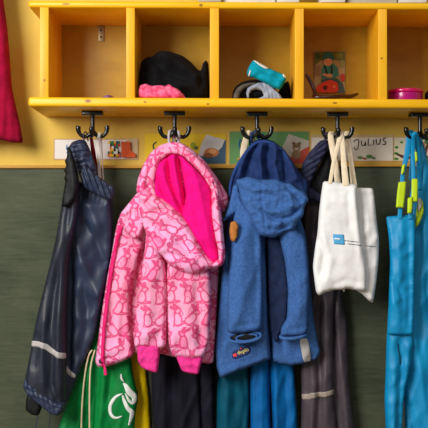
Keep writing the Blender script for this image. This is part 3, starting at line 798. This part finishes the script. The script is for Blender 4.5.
sn = sweep('snap_button', [(100.8, 361.5, yy+.001), (100.8, 361.5, yy-.0035)], [5.2, 4.4], M['snap'], pj, seg=18, sm=0)
# far side sleeve, near sleeve
s2 = Cloth([(172, 250), (190, 262), (207, 262), (211, 280), (211, 310), (209, 340), (204, 357.6), (190, 358.6), (173, 357), (168.6, 345), (167, 320), (166, 290), (167, 265)], .066, .040, 12,
           creases=[([(180, 275), (186, 310), (184, 345)], 7, 6), ([(196, 280), (200, 320), (200, 350)], 4, -7), ([(170, 290), (176, 320)], 4, -4), ([(170, 350), (202, 351)], 1.1, -2)], nz=(4, 14, 26), seed=42)
so2 = s2.build('sleeve', M['bunny'], pj, uvoff=(.07, .11))
s1 = Cloth([(146, 232), (156, 242), (164, 258), (166.6, 280), (166.8, 310), (166, 344), (164, 348.4), (148, 348), (134.6, 347), (134, 340), (135.6, 314), (138.4, 290), (143, 264), (145, 248)], .060, .040, 11,
           creases=[([(152, 255), (150, 290), (148, 340)], 6, 7), ([(161, 265), (162, 300), (160, 340)], 3.5, -5), ([(140, 300), (141, 335)], 4, -5), ([(136, 341), (165, 341.6)], 1.1, -2)], nz=(4, 12, 24), seed=43)
so1 = s1.build('sleeve', M['bunny'], pj, uvoff=(.21, .03), uvrot=.05)
for (pl, par, Yc) in (([(137, 343), (160, 343), (159.6, 356), (157.6, 373), (150, 371.6), (141.6, 367.6), (137.6, 361)], so1, .062), ([(174.6, 352), (204, 352), (201.6, 362), (198.4, 374.6), (190, 373.6), (182, 371.4), (178, 362)], so2, .068)):
    c_ = Cloth(pl, Yc, .028, 6, nz=(2, 6, 8), seed=44, fn=lambda x, y: .5*math.sin(x*3.1), step=1.3)
    tag(c_.build('cuff', M['cuffpink'], par), 'plain pink ribbed cuff')
# hood
hsh = Cloth([(172, 141.4), (160, 145), (150, 153), (143, 165), (138, 178), (136, 190), (139, 199), (150, 206), (180, 208), (205, 206), (219, 206), (224, 213), (229, 204), (228.6, 196), (223, 187), (215.4, 175), (205, 161), (193, 149.6), (182, 143)], .085, .055, 13,
            creases=[([(150, 160), (145, 180), (143, 196)], 4, 6), ([(160, 150), (172, 146), (186, 150)], 3, -5), ([(196, 158), (210, 175), (220, 195)], 3, -5), ([(156, 156), (150, 175)], 2.2, -5), ([(186, 150), (200, 164)], 2.4, 5)], nz=(4, 9, 9), seed=45, step=1.8)
ho = hsh.build('hood', M['bunny'], pj, uvrot=.6)
hfl = Cloth([(139, 196), (143, 190), (148, 189), (152, 193), (160, 197), (172, 206), (183, 216), (192, 230), (199, 243), (207, 256), (214, 262.5), (219, 259), (218, 250), (214.6, 236), (211.6, 220), (211, 204), (212, 190), (207, 178), (214, 180), (219.6, 196), (221.6, 212), (223.8, 236), (225.6, 256), (223, 265), (216, 268), (207, 268.6), (197, 273.4), (189, 274), (180, 271), (170, 266), (163, 257), (153, 248), (147, 236), (142, 222), (139, 208)], .046, .050, 10,
            creases=[([(150, 200), (172, 215), (190, 238), (204, 262)], 3.2, 5), ([(146, 205), (166, 222), (184, 248), (196, 268)], 3, -5), ([(160, 235), (178, 250), (200, 262)], 7, 9), ([(165, 252), (185, 258)], 3, -5), ([(217, 205), (220, 235), (221, 255)], 2.5, 4), ([(146, 205), (160, 211), (174, 222), (186, 240), (196, 258), (206, 266)], 1.2, -5)], nz=(3, 10, 10), seed=46, step=1.8)
hfo = hfl.build('hood_flap', M['bunny'], ho, uvrot=-.7, uvoff=(.1, .4))
# lining with deep folds
hl = Cloth([(173, 152), (165, 157), (157, 162), (154, 172), (152.6, 184), (153, 196), (160, 201), (170, 210), (182, 222), (191, 235), (199, 250), (207, 262), (215, 266), (219, 258), (217, 240), (214, 215), (213, 188), (204, 176), (194, 166), (184, 157)], .056, .034, 12,
           creases=[([(178, 154), (181, 172), (185, 195), (184, 212)], 2.2, -22), ([(168, 156), (170, 178), (177, 200), (186, 218)], 2.0, -15), ([(173, 154), (176, 175), (181, 198)], 3.0, 10), ([(161, 162), (166, 185), (176, 205)], 3.4, 7), ([(157, 176), (163, 192), (172, 206)], 1.8, -9), ([(190, 162), (198, 185), (204, 215), (212, 250)], 8, 14), ([(186, 195), (192, 220), (204, 248)], 4, 6)], nz=(1, 12, 22), seed=47, step=1.5)
lno = hl.build('hood_lining', M['lining'], ho)
# rolled rim over the lining's top
sweep('hood_rim', [(153, 196, .045), (150.5, 182, .045), (151.4, 170, .045), (157, 158, .043), (165, 151.6, .042), (175, 149.6, .042), (186, 153, .042), (197, 163, .042), (207, 174, .042), (214, 186, .040), (216, 198, .034)], [7, 9, 10, 10, 9, 8, 9, 10, 10, 9, 6], M['bunny'], ho, seg=14, flatten=.8)
o_ = bpy.data.objects['hood_rim']; me = o_.data
uv = me.uv_layers.new(name='UVMap')
for lp in me.loops:
    v = me.vertices[lp.vertex_index].co; uv.data[lp.index].uv = (v.x*4.3, v.z*4.3)
hc = Cloth([(136, 194), (142, 190), (149, 192), (154, 200), (152, 212), (146, 222), (141, 236), (134, 240), (126, 232), (119, 222), (120, 214), (128, 204)], .068, .03, 8,
           creases=[([(141, 200), (147, 208), (152, 212)], 2, 6), ([(128, 212), (136, 222)], 3, -4)], nz=(3, 8, 8), seed=48, step=1.8)
hc.build('collar', M['bunny'], pj, uvrot=.3, uvoff=(.5, 0))
ribbon('hanging_loop', [(170.6, 148, .080), (168.5, 139, .078), (169, 131.5, .077), (171.4, 130, .084), (173, 133, .092), (174, 147, .090)], 2.6, fabric('grey_satin_loop', (196, 190, 196), None, .5), pj)
ribbon('hanging_loop', [(176, 148, .086), (179.4, 140, .080), (179, 132.6, .078), (177.4, 131, .085), (177, 140, .092)], 2.6, bpy.data.materials['grey_satin_loop'], pj)

# --- yellow bag and dark trousers behind the pink jacket
yb = thing('drawstring_bag', P(142, 330, .165), 'yellow cloth bag showing between the green bag and the dark trousers', 'bag')
Cloth([(134, 300), (146, 300), (147, 340), (146, 372), (149, 396), (150.6, 428), (151, 450), (122, 452), (124, 420), (128, 390), (130, 350)], .182, .016, 8, creases=[([(141, 372), (144, 400), (146, 440)], 2.6, 5), ([(145, 374), (148, 400)], 1.4, -3)], nz=(2, 6, 30), seed=51).build('bag_body', M['yellow'], yb)
ribbon('cord', [(171, 134, .100), (168, 142, .130), (160, 180, .165), (146, 250, .170), (141, 305, .170)], 2, M['yellow'], yb)
dt = thing('trousers', P(176, 300, .165), 'blue-black trousers hanging below the pink jacket', 'trousers')
for (pl, sd) in (([(160, 300), (184, 300), (196, 330), (199, 370), (201, 420), (202, 452), (160, 452), (152, 420), (151, 380), (154, 330)], 52), ([(186, 300), (206, 302), (212, 340), (214.6, 372), (215, 420), (215, 452), (203, 452), (200, 420), (197, 350)], 53)):
    Cloth(pl, .160 if sd == 52 else .168, .04, 10, creases=[([(pl[0][0]+6, 350), (pl[0][0]+4, 445)], 3.5, 7), ([(pl[0][0]+14, 350), (pl[0][0]+13, 445)], 3.5, -7)], nz=(4, 8, 60), seed=sd).build('leg', M['darktrous'], dt)
wst = Cloth([(160, 270), (206, 270), (208, 310), (184, 318), (158, 310)], .163, .03, 8, nz=(2, 5, 20), seed=54).build('waist', M['darktrous'], dt)
ribbon('hanging_loop', [(175, 134.5, .090), (177, 142, .115), (182, 180, .150), (183, 275, .163)], 2, M['darktrous'], dt)

# --- blue hooded jacket on the third hook
bj = thing('hooded_jacket', P(257, 136, HY0), 'denim-blue child jacket with folded hood and coloured badge, on the third hook', 'jacket')
bb = Cloth([(232, 196), (228, 215), (226, 240), (223, 262), (220, 295), (217.4, 325), (215.6, 350), (216.6, 368), (220.4, 378.6), (232, 373.4), (250, 366.6), (266, 360.4), (271, 359.6), (268.6, 330), (267, 290), (266, 250), (266, 205)], .108, .048, 11,
           creases=[([(265, 230), (264, 300), (267, 350)], 3, 6), ([(228, 260), (224, 310), (220, 360)], 3.4, -6), ([(240, 345), (262, 338)], 3, -4), ([(222, 366), (245, 360), (266, 353)], 1.3, -2.2)], nz=(4, 14, 30), seed=61)
bbo = bb.build('front_panel', M['blue'], bj)
br = Cloth([(268, 205), (296, 205), (306, 235), (309, 262), (311, 290), (313.4, 318), (317, 338), (320.6, 352), (316, 359.6), (305, 363.4), (292, 365.6), (280, 363.6), (272.4, 361), (271.6, 330), (270.4, 290), (269, 250)], .110, .032, 11,
           creases=[([(276, 240), (280, 290), (282, 350)], 5, -12), ([(275, 360), (300, 361), (318, 353)], 1.3, -2), ([(311, 320), (314, 345)], 2, -3)], nz=(4, 14, 30), seed=62)
bro = br.build('front_panel', M['blue'], bj)
br.decal('reflective_tab', [(298.8, 338.4), (307, 337.4), (311.4, 360.4), (303, 362)], M['reflect'], bro, .001, .0015)
sl1 = Cloth([(236, 196), (248, 204), (260, 214), (262, 240), (262.4, 280), (262.6, 318), (261.6, 328), (259, 331), (246, 333), (232, 334), (227, 331), (226.6, 318), (228, 290), (229.6, 262), (232, 232)], .066, .048, 12,
            creases=[([(244, 240), (240, 280), (237, 325)], 6, 6), ([(255, 235), (257, 280), (256, 325)], 3.6, -6), ([(234, 260), (232, 310)], 3, -4), ([(230, 327), (260, 322)], 1.4, -3)], nz=(3, 12, 30), seed=63)
so = sl1.build('sleeve', M['blue'], bj)
# rolled cuff: a ring of cloth seen from below, open in the middle
def ring(name, cx, cy, rx, ry, Y, rm, mat, parent, rot=0.0, dep=.018):
    pts = []
    for k in range(25):
        a = 2*math.pi*k/24
        x = rx*math.cos(a); y = ry*math.sin(a)
        pts.append((cx+x*math.cos(rot)-y*math.sin(rot), cy+x*math.sin(rot)+y*math.cos(rot), Y-dep*math.sin(a)*-1))
    return sweep(name, pts, rm, mat, parent, sm=0, seg=12)
ring('rolled_cuff', 244.8, 337.0, 16.2, 5.0, .058, 3.6, M['blue'], so, rot=-.10, dep=-.012)
ring('rolled_cuff', 246.6, 337.6, 10.6, 3.2, .056, 2.2, M['blue'], so, rot=-.12, dep=-.008)
cc = Cloth([(230, 335), (245, 331.4), (260, 333), (259, 339), (247, 342.6), (232, 342)], .066, .010, 3, seed=60)  # black disc standing in for the shade within the sleeve opening
tag(cc.build('cuff_shade_disc', M['navyblack'], so), 'dark disc painted as the shade inside the rolled cuff')
sl2 = Cloth([(276, 220), (292, 226), (305, 236), (308.4, 262), (309.6, 290), (308.6, 318), (307.4, 333), (302, 336), (290, 337), (280.4, 336.4), (281, 328), (287, 318), (288, 290), (285, 262), (280, 240)], .070, .042, 11,
            creases=[([(294, 245), (298, 280), (299, 320)], 5, 6), ([(290, 270), (293, 310)], 3, -4), ([(284, 330), (306, 326)], 1.4, -3)], nz=(3, 10, 30), seed=64)
s2o = sl2.build('sleeve', M['blue'], bj)
ring('rolled_cuff', 293.2, 335.6, 12.6, 2.8, .070, 4.2, M['blue'], s2o, rot=-.10, dep=-.015)
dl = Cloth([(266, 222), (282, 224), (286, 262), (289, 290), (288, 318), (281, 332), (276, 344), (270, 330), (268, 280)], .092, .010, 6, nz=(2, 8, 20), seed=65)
tag(dl.build('lining', M['blueshade'], bj), 'inside of the jacket between the sleeves, shade put into its blue')
# hood: dark back with lining, light folded flap in front
hb1 = Cloth([(256, 139.6), (247, 148), (239, 160), (233, 172), (229.8, 188), (230.6, 204), (240, 214), (270, 220), (300, 214), (307.6, 198), (308.4, 182), (300, 173), (292.4, 161), (284, 149), (275, 142), (266, 138.4)], .084, .056, 12,
            creases=[([(252, 146), (243, 160), (237, 182)], 2.6, 9), ([(257, 144), (250, 158), (245, 182)], 2.4, -14), ([(262, 143), (259, 158), (262, 182)], 2.6, 12), ([(268, 146), (266, 162), (270, 184)], 2.0, -14), ([(275, 146), (274, 165), (279, 184)], 2.6, 10), ([(279, 146), (284, 162), (286, 184)], 2.0, -13), ([(285, 150), (292, 165), (296, 184)], 3.2, 10), ([(292, 160), (302, 178), (304, 190)], 2, -7)], nz=(3, 9, 14), seed=66, step=1.6)
h1 = hb1.build('hood', M['bluein'], bj)
sweep('hood_rim', [(230, 196, .072), (230, 186, .066), (234, 172, .062), (241, 159.4, .062), (249, 148.4, .062), (256.6, 142.2, .062), (266, 141.4, .064), (275, 144.4, .066), (282, 150, .070)], [2.4, 3.6, 3.8, 3.8, 3.8, 3.8, 3.6, 3.2, 1.6], M['indigo'], h1, seg=12)
hf = Cloth([(235.4, 180), (241, 178.6), (247, 176.6), (253, 177.4), (260, 179.6), (268, 179.6), (277, 179), (284, 182.6), (291, 183.4), (298, 189), (305, 192), (309, 199.6), (304.6, 206), (303.4, 216), (298, 221), (294, 230), (284, 231.6), (275, 238), (265, 237), (259, 235), (253.6, 226), (249.6, 218), (245, 210), (240.6, 200), (239, 190)], .050, .056, 16,
           creases=[([(262, 180), (261, 200), (266, 236)], 1.0, -4), ([(280, 182), (279, 200), (276, 214)], .9, -2.5), ([(262, 212), (276, 220), (290, 217), (302, 206)], 1.8, -10), ([(256, 206), (270, 213), (286, 211)], 3, 6), ([(268, 226), (278, 231), (290, 225)], 1.6, -8), ([(266, 222), (282, 224)], 2.4, 6), ([(284, 186), (296, 196), (303, 206)], 2.2, -6), ([(244, 186), (262, 190), (282, 190)], 5, 6), ([(242, 184), (246, 200), (252, 212)], 1.4, -4), ([(288, 192), (292, 204), (290, 212)], 3, 6)], nz=(4, 10, 8), seed=67, step=1.6, corner=.14)
hf.build('hood_flap', M['blue'], h1)
fl2 = Cloth([(238, 182), (241, 196), (244, 208), (236, 213), (228, 218.4), (222.6, 222), (228, 208), (231, 196), (233, 186)], .060, .014, 4, nz=(1, 6, 6), seed=68)
fl2.build('storm_flap', M['blue'], h1)
bt = Cloth([(230.4, 222), (236, 220.6), (238.6, 226), (237.6, 236), (234.4, 242.4), (230.6, 240.6), (229.2, 231)], .036, .005, 3, seed=69)
tag(bt.build('patch', M['leather'], bj), 'tan oval leather patch')
# badge on the hem
bd = bb.decal('badge', [(232.4, 350.4), (247.6, 345.2), (250.2, 346.4), (249.6, 352.4), (235.2, 358.2), (231.8, 357)], flat((26, 44, 96)), bbo, .001, .001, step=1)
bd_ = bb.decal('badge_square', [(232.6, 353.4), (236.2, 352.2), (237, 355.2), (233.6, 356.2)], flat((226, 70, 76)), bd, .0024, .0008, corner=0, step=1)
bb.decal('badge_mark', [(239.6, 348.6), (240.8, 346.4), (242.4, 347.9)], flat((226, 60, 50)), bd, .0024, .0008, corner=0, step=1)
V, F = text_polys('duplo')
mx_ = max(v[0] for v in V)
me = bpy.data.meshes.new('badge_lettering'); ang = -.36
pts = []
for (x, y) in V:
    X_ = x/mx_*11.6; Y_ = -y*5.2
    q = (237.8+X_*math.cos(ang)-Y_*math.sin(ang), 353.6+X_*math.sin(ang)+Y_*math.cos(ang)); pts.append(q)
yq = bb.front(pts)-.0034
me.from_pydata([tuple(P(q[0], q[1], yq[i], bb.Y)) for i, q in enumerate(pts)], [], F); me.update()
link('badge_lettering', me, bd, flat((250, 232, 120)))
ribbon('hanging_loop', [(254, 146, .082), (250.8, 139, .066), (252, 132.6, .066), (256, 131, .058), (259, 134, .052), (259, 144, .07)], 2.2, M['bluein'], bj)

# --- beige tote strap on the third hook, trousers under the blue jacket
bs = thing('cloth_strap', P(245, 136, .1), 'beige cotton strap draped over the left arm of the third hook', 'strap')
ribbon('strap', [(244.6, 166, .120), (242.8, 156, .116), (244.6, 144, .105), (247.6, 134, .092), (249, 132.4, .085), (252, 134, .098), (252, 146, .118), (250, 170, .128)], [6, 7, 7, 6, 6, 6, 6, 6], M['canvasstrap'], bs)
tt = thing('trousers', P(232, 330, .165), 'dark teal trousers hanging below the left half of the blue jacket', 'trousers')
Cloth([(222, 330), (244, 330), (248, 360), (249.4, 400), (248, 430), (244, 456), (216.6, 456), (216.6, 420), (217, 390), (219, 360)], .160, .045, 12, creases=[([(228, 360), (226, 440)], 4, 6), ([(240, 360), (246, 400), (240, 440)], 3.4, -9)], nz=(4, 10, 50), seed=71).build('leg', M['teal'], tt)
Cloth([(224, 300), (246, 300), (248, 336), (240, 342), (221, 336)], .160, .03, 8, seed=72).build('waist', M['teal'], tt)
ribbon('hanging_loop', [(250, 133.6, .090), (250, 145, .115), (250, 170, .140), (246, 240, .150), (243, 305, .150)], 2, M['teal'], tt)
at = thing('trousers', P(275, 330, .160), 'bright blue trousers hanging below the right half of the blue jacket', 'trousers')
for (pl, sd) in (([(256, 330), (268, 330), (270, 368), (270, 410), (272, 456), (251, 456), (250.4, 410), (250, 370)], 73), ([(270, 330), (290, 332), (294, 366), (297, 410), (299, 456), (274, 456), (272, 410), (270, 370)], 74)):
    Cloth(pl, .158, .036, 9, creases=[([(pl[0][0]+6, 360), (pl[0][0]+5, 440)], 3.5, 6), ([(pl[0][0]+15, 360), (pl[0][0]+17, 440)], 3, -6)], nz=(3, 7, 60), seed=sd).build('leg', M['azure'], at)
Cloth([(266, 300), (290, 300), (292, 336), (276, 342), (256, 338)], .158, .028, 8, seed=75).build('waist', M['azure'], at)
ribbon('hanging_loop', [(263, 134, .090), (264, 145, .118), (266, 170, .140), (272, 240, .156), (277, 305, .156)], 2, M['azure'], at)

# --- charcoal rain trousers on the fourth hook
ct = thing('rain_trousers', P(326, 136, HY0), 'charcoal rain trousers with gathered navy waist, behind the white tote bag', 'trousers')
c2 = Cloth([(318, 180), (334, 176), (340, 220), (341, 270), (343, 300), (347.4, 322), (348, 350), (350, 385), (354, 416), (357, 440), (357, 456), (338, 456), (333, 420), (326, 380), (318, 340), (314, 300), (312, 240)], .166, .032, 10,
           creases=[([(338, 300), (338, 340), (344, 400), (348, 445)], 4, 7), ([(330, 300), (332, 350), (338, 430)], 3.4, -8)], nz=(3, 10, 50), seed=81)
c2.build('leg', M['brownrain'], ct)
c1 = Cloth([(309, 186), (330, 180), (336, 220), (337, 280), (334, 320), (333, 350), (334, 392), (336.6, 425), (338, 456), (300, 456), (301, 425), (301.6, 394), (301, 370), (302, 330), (303, 280), (303, 230), (305, 205)], .150, .036, 12,
           creases=[([(314, 200), (312, 300), (314, 380), (310, 445)], 4.5, 8), ([(322, 240), (326, 320), (324, 390), (328, 445)], 5, 7), ([(318, 300), (319, 380), (318, 445)], 3, -8), ([(308, 330), (306, 400)], 2.5, -5)], nz=(3, 9, 60), seed=82)
cl1 = c1.build('leg', M['brownrain'], ct)
c1.decal('reflective_band', [(301.4, 393.6), (309, 392.6), (309.8, 391.4), (322, 391), (333.6, 388.4), (334, 393.4), (323, 396), (311, 397), (310, 398.2), (302, 399)], M['reflectbrown'], cl1, .001, .001)
cw = Cloth([(319.6, 141), (325, 139.4), (329.4, 141), (329, 148), (322, 160), (316.6, 170), (312, 181), (308, 190), (304, 186), (300.4, 175), (302, 165), (308, 154)], .118, .032, 7, nz=(2, 6, 6), seed=83,
           fn=lambda x, y: 3.2*math.sin((x*.62+y)*1.12), step=1.4)
cw.build('waistband', M['navyband'], ct)
ci = Cloth([(328, 141), (332, 150), (332, 182), (330, 200), (322, 206), (310, 200), (308, 190), (314, 176), (322, 160)], .138, .020, 7, nz=(2, 6, 18), seed=84)
tag(ci.build('lining', M['navyblack'], ct), 'black inside of the waist')
cp = Cloth([(308, 186), (316, 191), (324, 196), (326, 202), (316, 202), (306, 198)], .118, .008, 3, seed=85)
cp.build('flap', M['navyband'], ct)
ribbon('hanging_loop', [(325.6, 142, .092), (324.6, 134, .084), (327.8, 132.6, .084), (329.6, 136, .096), (329.4, 144, .106)], 2.2, M['navyband'], ct)

# --- white tote bag on the fourth hook
tb = thing('tote_bag', P(341, 136, HY0), 'white cotton tote bag with a blue square print, on the fourth hook', 'bag')
tr = Cloth([(350, 187.6), (358, 187.8), (373, 188), (374.4, 197), (376, 215), (379, 240), (378.4, 262), (376, 284), (373, 302.6), (370, 302), (362, 294), (352, 288), (346, 280), (345, 230)], .066, .030, 10,
           creases=[([(364, 200), (368, 240), (364, 285)], 3, 4), ([(356, 260), (366, 290), (371, 301)], 2.6, 5)], nz=(3, 12, 22), seed=91)
tro = tr.build('side_fold', M['canvas'], tb)
tf = Cloth([(323, 181), (335, 181.6), (346, 183.4), (357, 184), (358.4, 200), (361, 225), (364, 250), (367, 275), (366, 292), (358, 290.6), (348, 288.6), (344.6, 289), (344, 293), (342.6, 289.6), (334, 290), (325, 292.4), (319, 296), (316, 292), (314.4, 280), (312.8, 266), (315, 248), (317.6, 232), (319, 212), (321, 195)], .042, .040, 12,
           creases=[([(352, 190), (356, 225), (359, 260)], 2.2, 5), ([(347, 192), (349, 230)], 2.4, -3), ([(318, 236), (324, 255), (320, 280)], 4, -9), ([(322, 232), (330, 262), (324, 286)], 3.4, 5), ([(330, 286), (344, 280), (362, 284)], 3, -4), ([(326, 184.4), (356, 187)], .9, -1.2)], nz=(2.5, 14, 22), seed=92)
tfo = tf.build('bag_body', M['canvas'], tb)
sq_ = tf.decal('print', [(332, 234.2), (343, 234.6), (343.8, 244.8), (333.2, 244)], flat((84, 172, 224)), tfo, .0005, .0004, corner=0)
tf.decal('print_mark', [(333.6, 237.8), (339.6, 238.4), (339.8, 239.9), (333.8, 239.5)], flat((232, 240, 246)), sq_, .0012, .0004, corner=0, step=1)
rr = random.Random(5)
def text_line(x0, y0, x1, y1, cl, par):
    x = x0
    while x < x1:
        wv_ = rr.uniform(.8, 2.0); yy_ = y0+(y1-y0)*(x-x0)/(x1-x0)
        hh = rr.uniform(.32, .5)
        if x+wv_ > x1: break
        cl.decal('print', [(x, yy_-hh), (x+wv_, yy_-hh+.06), (x+wv_, yy_+hh), (x, yy_+hh)], flat((128, 130, 138)), par, .0006, .0004, corner=0, step=1)
        x += wv_+rr.choice((.35, .35, .9))
text_line(343.8, 240.6, 358, 242.2, tf, tfo)
text_line(346.6, 243.8, 361.5, 245.6, tf, tfo)
text_line(364.8, 245.8, 377.6, 246.8, tr, tro)
ribbon('handle', [(330, 184, .030), (333, 165, .040), (338, 144, .052), (341.4, 133.2, .052), (341.8, 131.4, .056), (342.6, 145, .052), (344, 165, .040), (346, 186, .030)], [4, 4, 4.4, 5, 4, 5, 6, 7], M['canvasstrap'], tb)
ribbon('handle', [(338, 186, .062), (335.5, 165, .066), (332, 146, .072), (330.4, 135, .078), (331.4, 132.4, .085), (333.4, 140, .092), (336, 165, .082), (339, 188, .066)], [6, 6, 6.4, 6, 5, 6, 6, 6], M['canvasstrap'], tb)
ribbon('handle', [(355.6, 188, .056), (352.6, 170, .062), (349, 148, .075), (346.4, 134.6, .084), (347.4, 132, .086), (349, 140, .090), (351, 165, .076), (353, 190, .064)], [4, 4.4, 5.6, 6, 5, 4, 4, 4], M['canvasstrap'], tb)

# --- turquoise dungarees on the fifth hook
du = thing('rain_dungarees', P(415, 134, HY0), 'turquoise rain dungarees with lime-yellow buckles at the right edge', 'dungarees')
dback = Cloth([(417, 135), (421, 136), (425, 148), (431, 170), (440, 200), (446, 240), (450, 300), (452, 360), (454, 456), (410, 456), (405, 440), (404, 402), (402, 380), (402, 330), (403, 280), (406, 230), (412, 190), (419, 165)], .125, .050, 12,
              creases=[([(421, 160), (424, 220), (422, 300)], 3, 6), ([(416, 220), (422, 260), (430, 330)], 3, -7), ([(412, 330), (420, 380), (428, 440)], 5, 8), ([(408, 400), (414, 440)], 3, -7)], nz=(4, 10, 40), seed=101)
dback.build('back_panel', M['turq'], du)
dlg = Cloth([(387, 324), (413, 324), (414, 345), (411, 365), (406, 386), (403.4, 402), (402, 430), (401, 456), (386.6, 456), (385.6, 428), (384.4, 400), (385.6, 370)], .096, .034, 8,
            creases=[([(394, 338), (393, 400), (392, 440)], 3, 7), ([(401, 345), (399, 400), (398, 440)], 2, -8), ([(408, 340), (404, 380)], 2.4, 6)], nz=(3, 7, 22), seed=103)
dlo = dlg.build('leg', M['turq'], du)
bib = Cloth([(386, 216.6), (400, 215.4), (414.8, 214), (415.6, 228), (415, 260), (414.4, 300), (413.4, 335), (400, 335.6), (387, 334.4), (388.6, 300), (390.2, 260), (388.6, 236)], .074, .024, 5,
            creases=[([(397, 230), (398, 270), (396, 330)], 5, 4), ([(408, 230), (409, 280), (408, 330)], 2.2, -5), ([(390, 280), (398, 288), (404, 306)], 2.4, -5), ([(392, 300), (400, 312)], 2.4, 4), ([(387, 332), (413, 332.6)], .9, -1.6), ([(387.6, 219), (413, 216.6)], .9, -1.4)], nz=(3, 8, 16), seed=102, corner=.08)
bibo = bib.build('bib', M['turq'], du)
dlg.decal('pocket_zip', stroke_poly([(397, 343), (397.6, 350), (399, 357), (399.6, 364)], [1, 1.3, 1.3, .8]), flat((10, 60, 80)), dlo, .0006, .001, corner=0, step=1)
ribbon('strap', [(399.6, 219, .060), (400.6, 205, .062), (402.4, 190, .066), (402.2, 176, .070), (405, 163, .074), (408, 150, .078), (409.4, 140, .080), (409.6, 133.6, .080), (411.6, 131.8, .085), (413, 135, .094), (413, 150, .100), (411, 180, .100)], [4.6, 4.6, 4.6, 4.4, 5, 6.6, 7.6, 6.6, 5, 5, 5, 5], M['turq'], du)
ribbon('strap', [(410.4, 219, .060), (410.8, 205, .062), (413.4, 190, .066), (413.6, 172, .072), (413.0, 156, .074), (413.2, 142, .064), (413.6, 134, .050), (416.4, 133.4, .052), (418, 150, .085), (420, 190, .100)], [4.6, 4.6, 4.6, 4.4, 4.4, 4.4, 4.4, 4.6, 5, 5], M['turq'], du)
def buckle(poly, Y):
    cq = Cloth(poly, Y, .006, 1.2, seed=1, step=1.1, corner=.06)
    tag(cq.build('buckle', M['lime'], du), 'lime-yellow strap buckle')
buckle([(398.4, 182), (406.2, 181.4), (405.6, 192), (403.6, 208), (395.8, 207.6), (397, 193)], .054)
buckle([(402, 165), (405.2, 163.8), (404.6, 172), (402.6, 175), (400.8, 174)], .064)
buckle([(411.6, 178.6), (418, 178.6), (417.8, 202), (411.2, 202)], .054)
buckle([(407.6, 198), (412.8, 196.6), (412.6, 208), (411.6, 213.6), (407.2, 213.6)], .050)
buckle([(414.6, 151.6), (417, 152), (418, 161), (415.2, 162)], .060)
lb = Cloth([(418, 198), (423, 201), (424, 212), (419, 225), (415, 228), (416, 212)], .085, .006, 2, seed=2, step=1.4)
tag(lb.build('buckle', M['lime'], du), 'lime-yellow strap buckle')
ct2 = Cloth([(417.6, 198), (421, 197.6), (422, 206), (419, 212), (417, 206)], .077, .004, 2, seed=3, step=1.2)
tag(ct2.build('care_label', M['paper'], du), 'small grey-white care label')
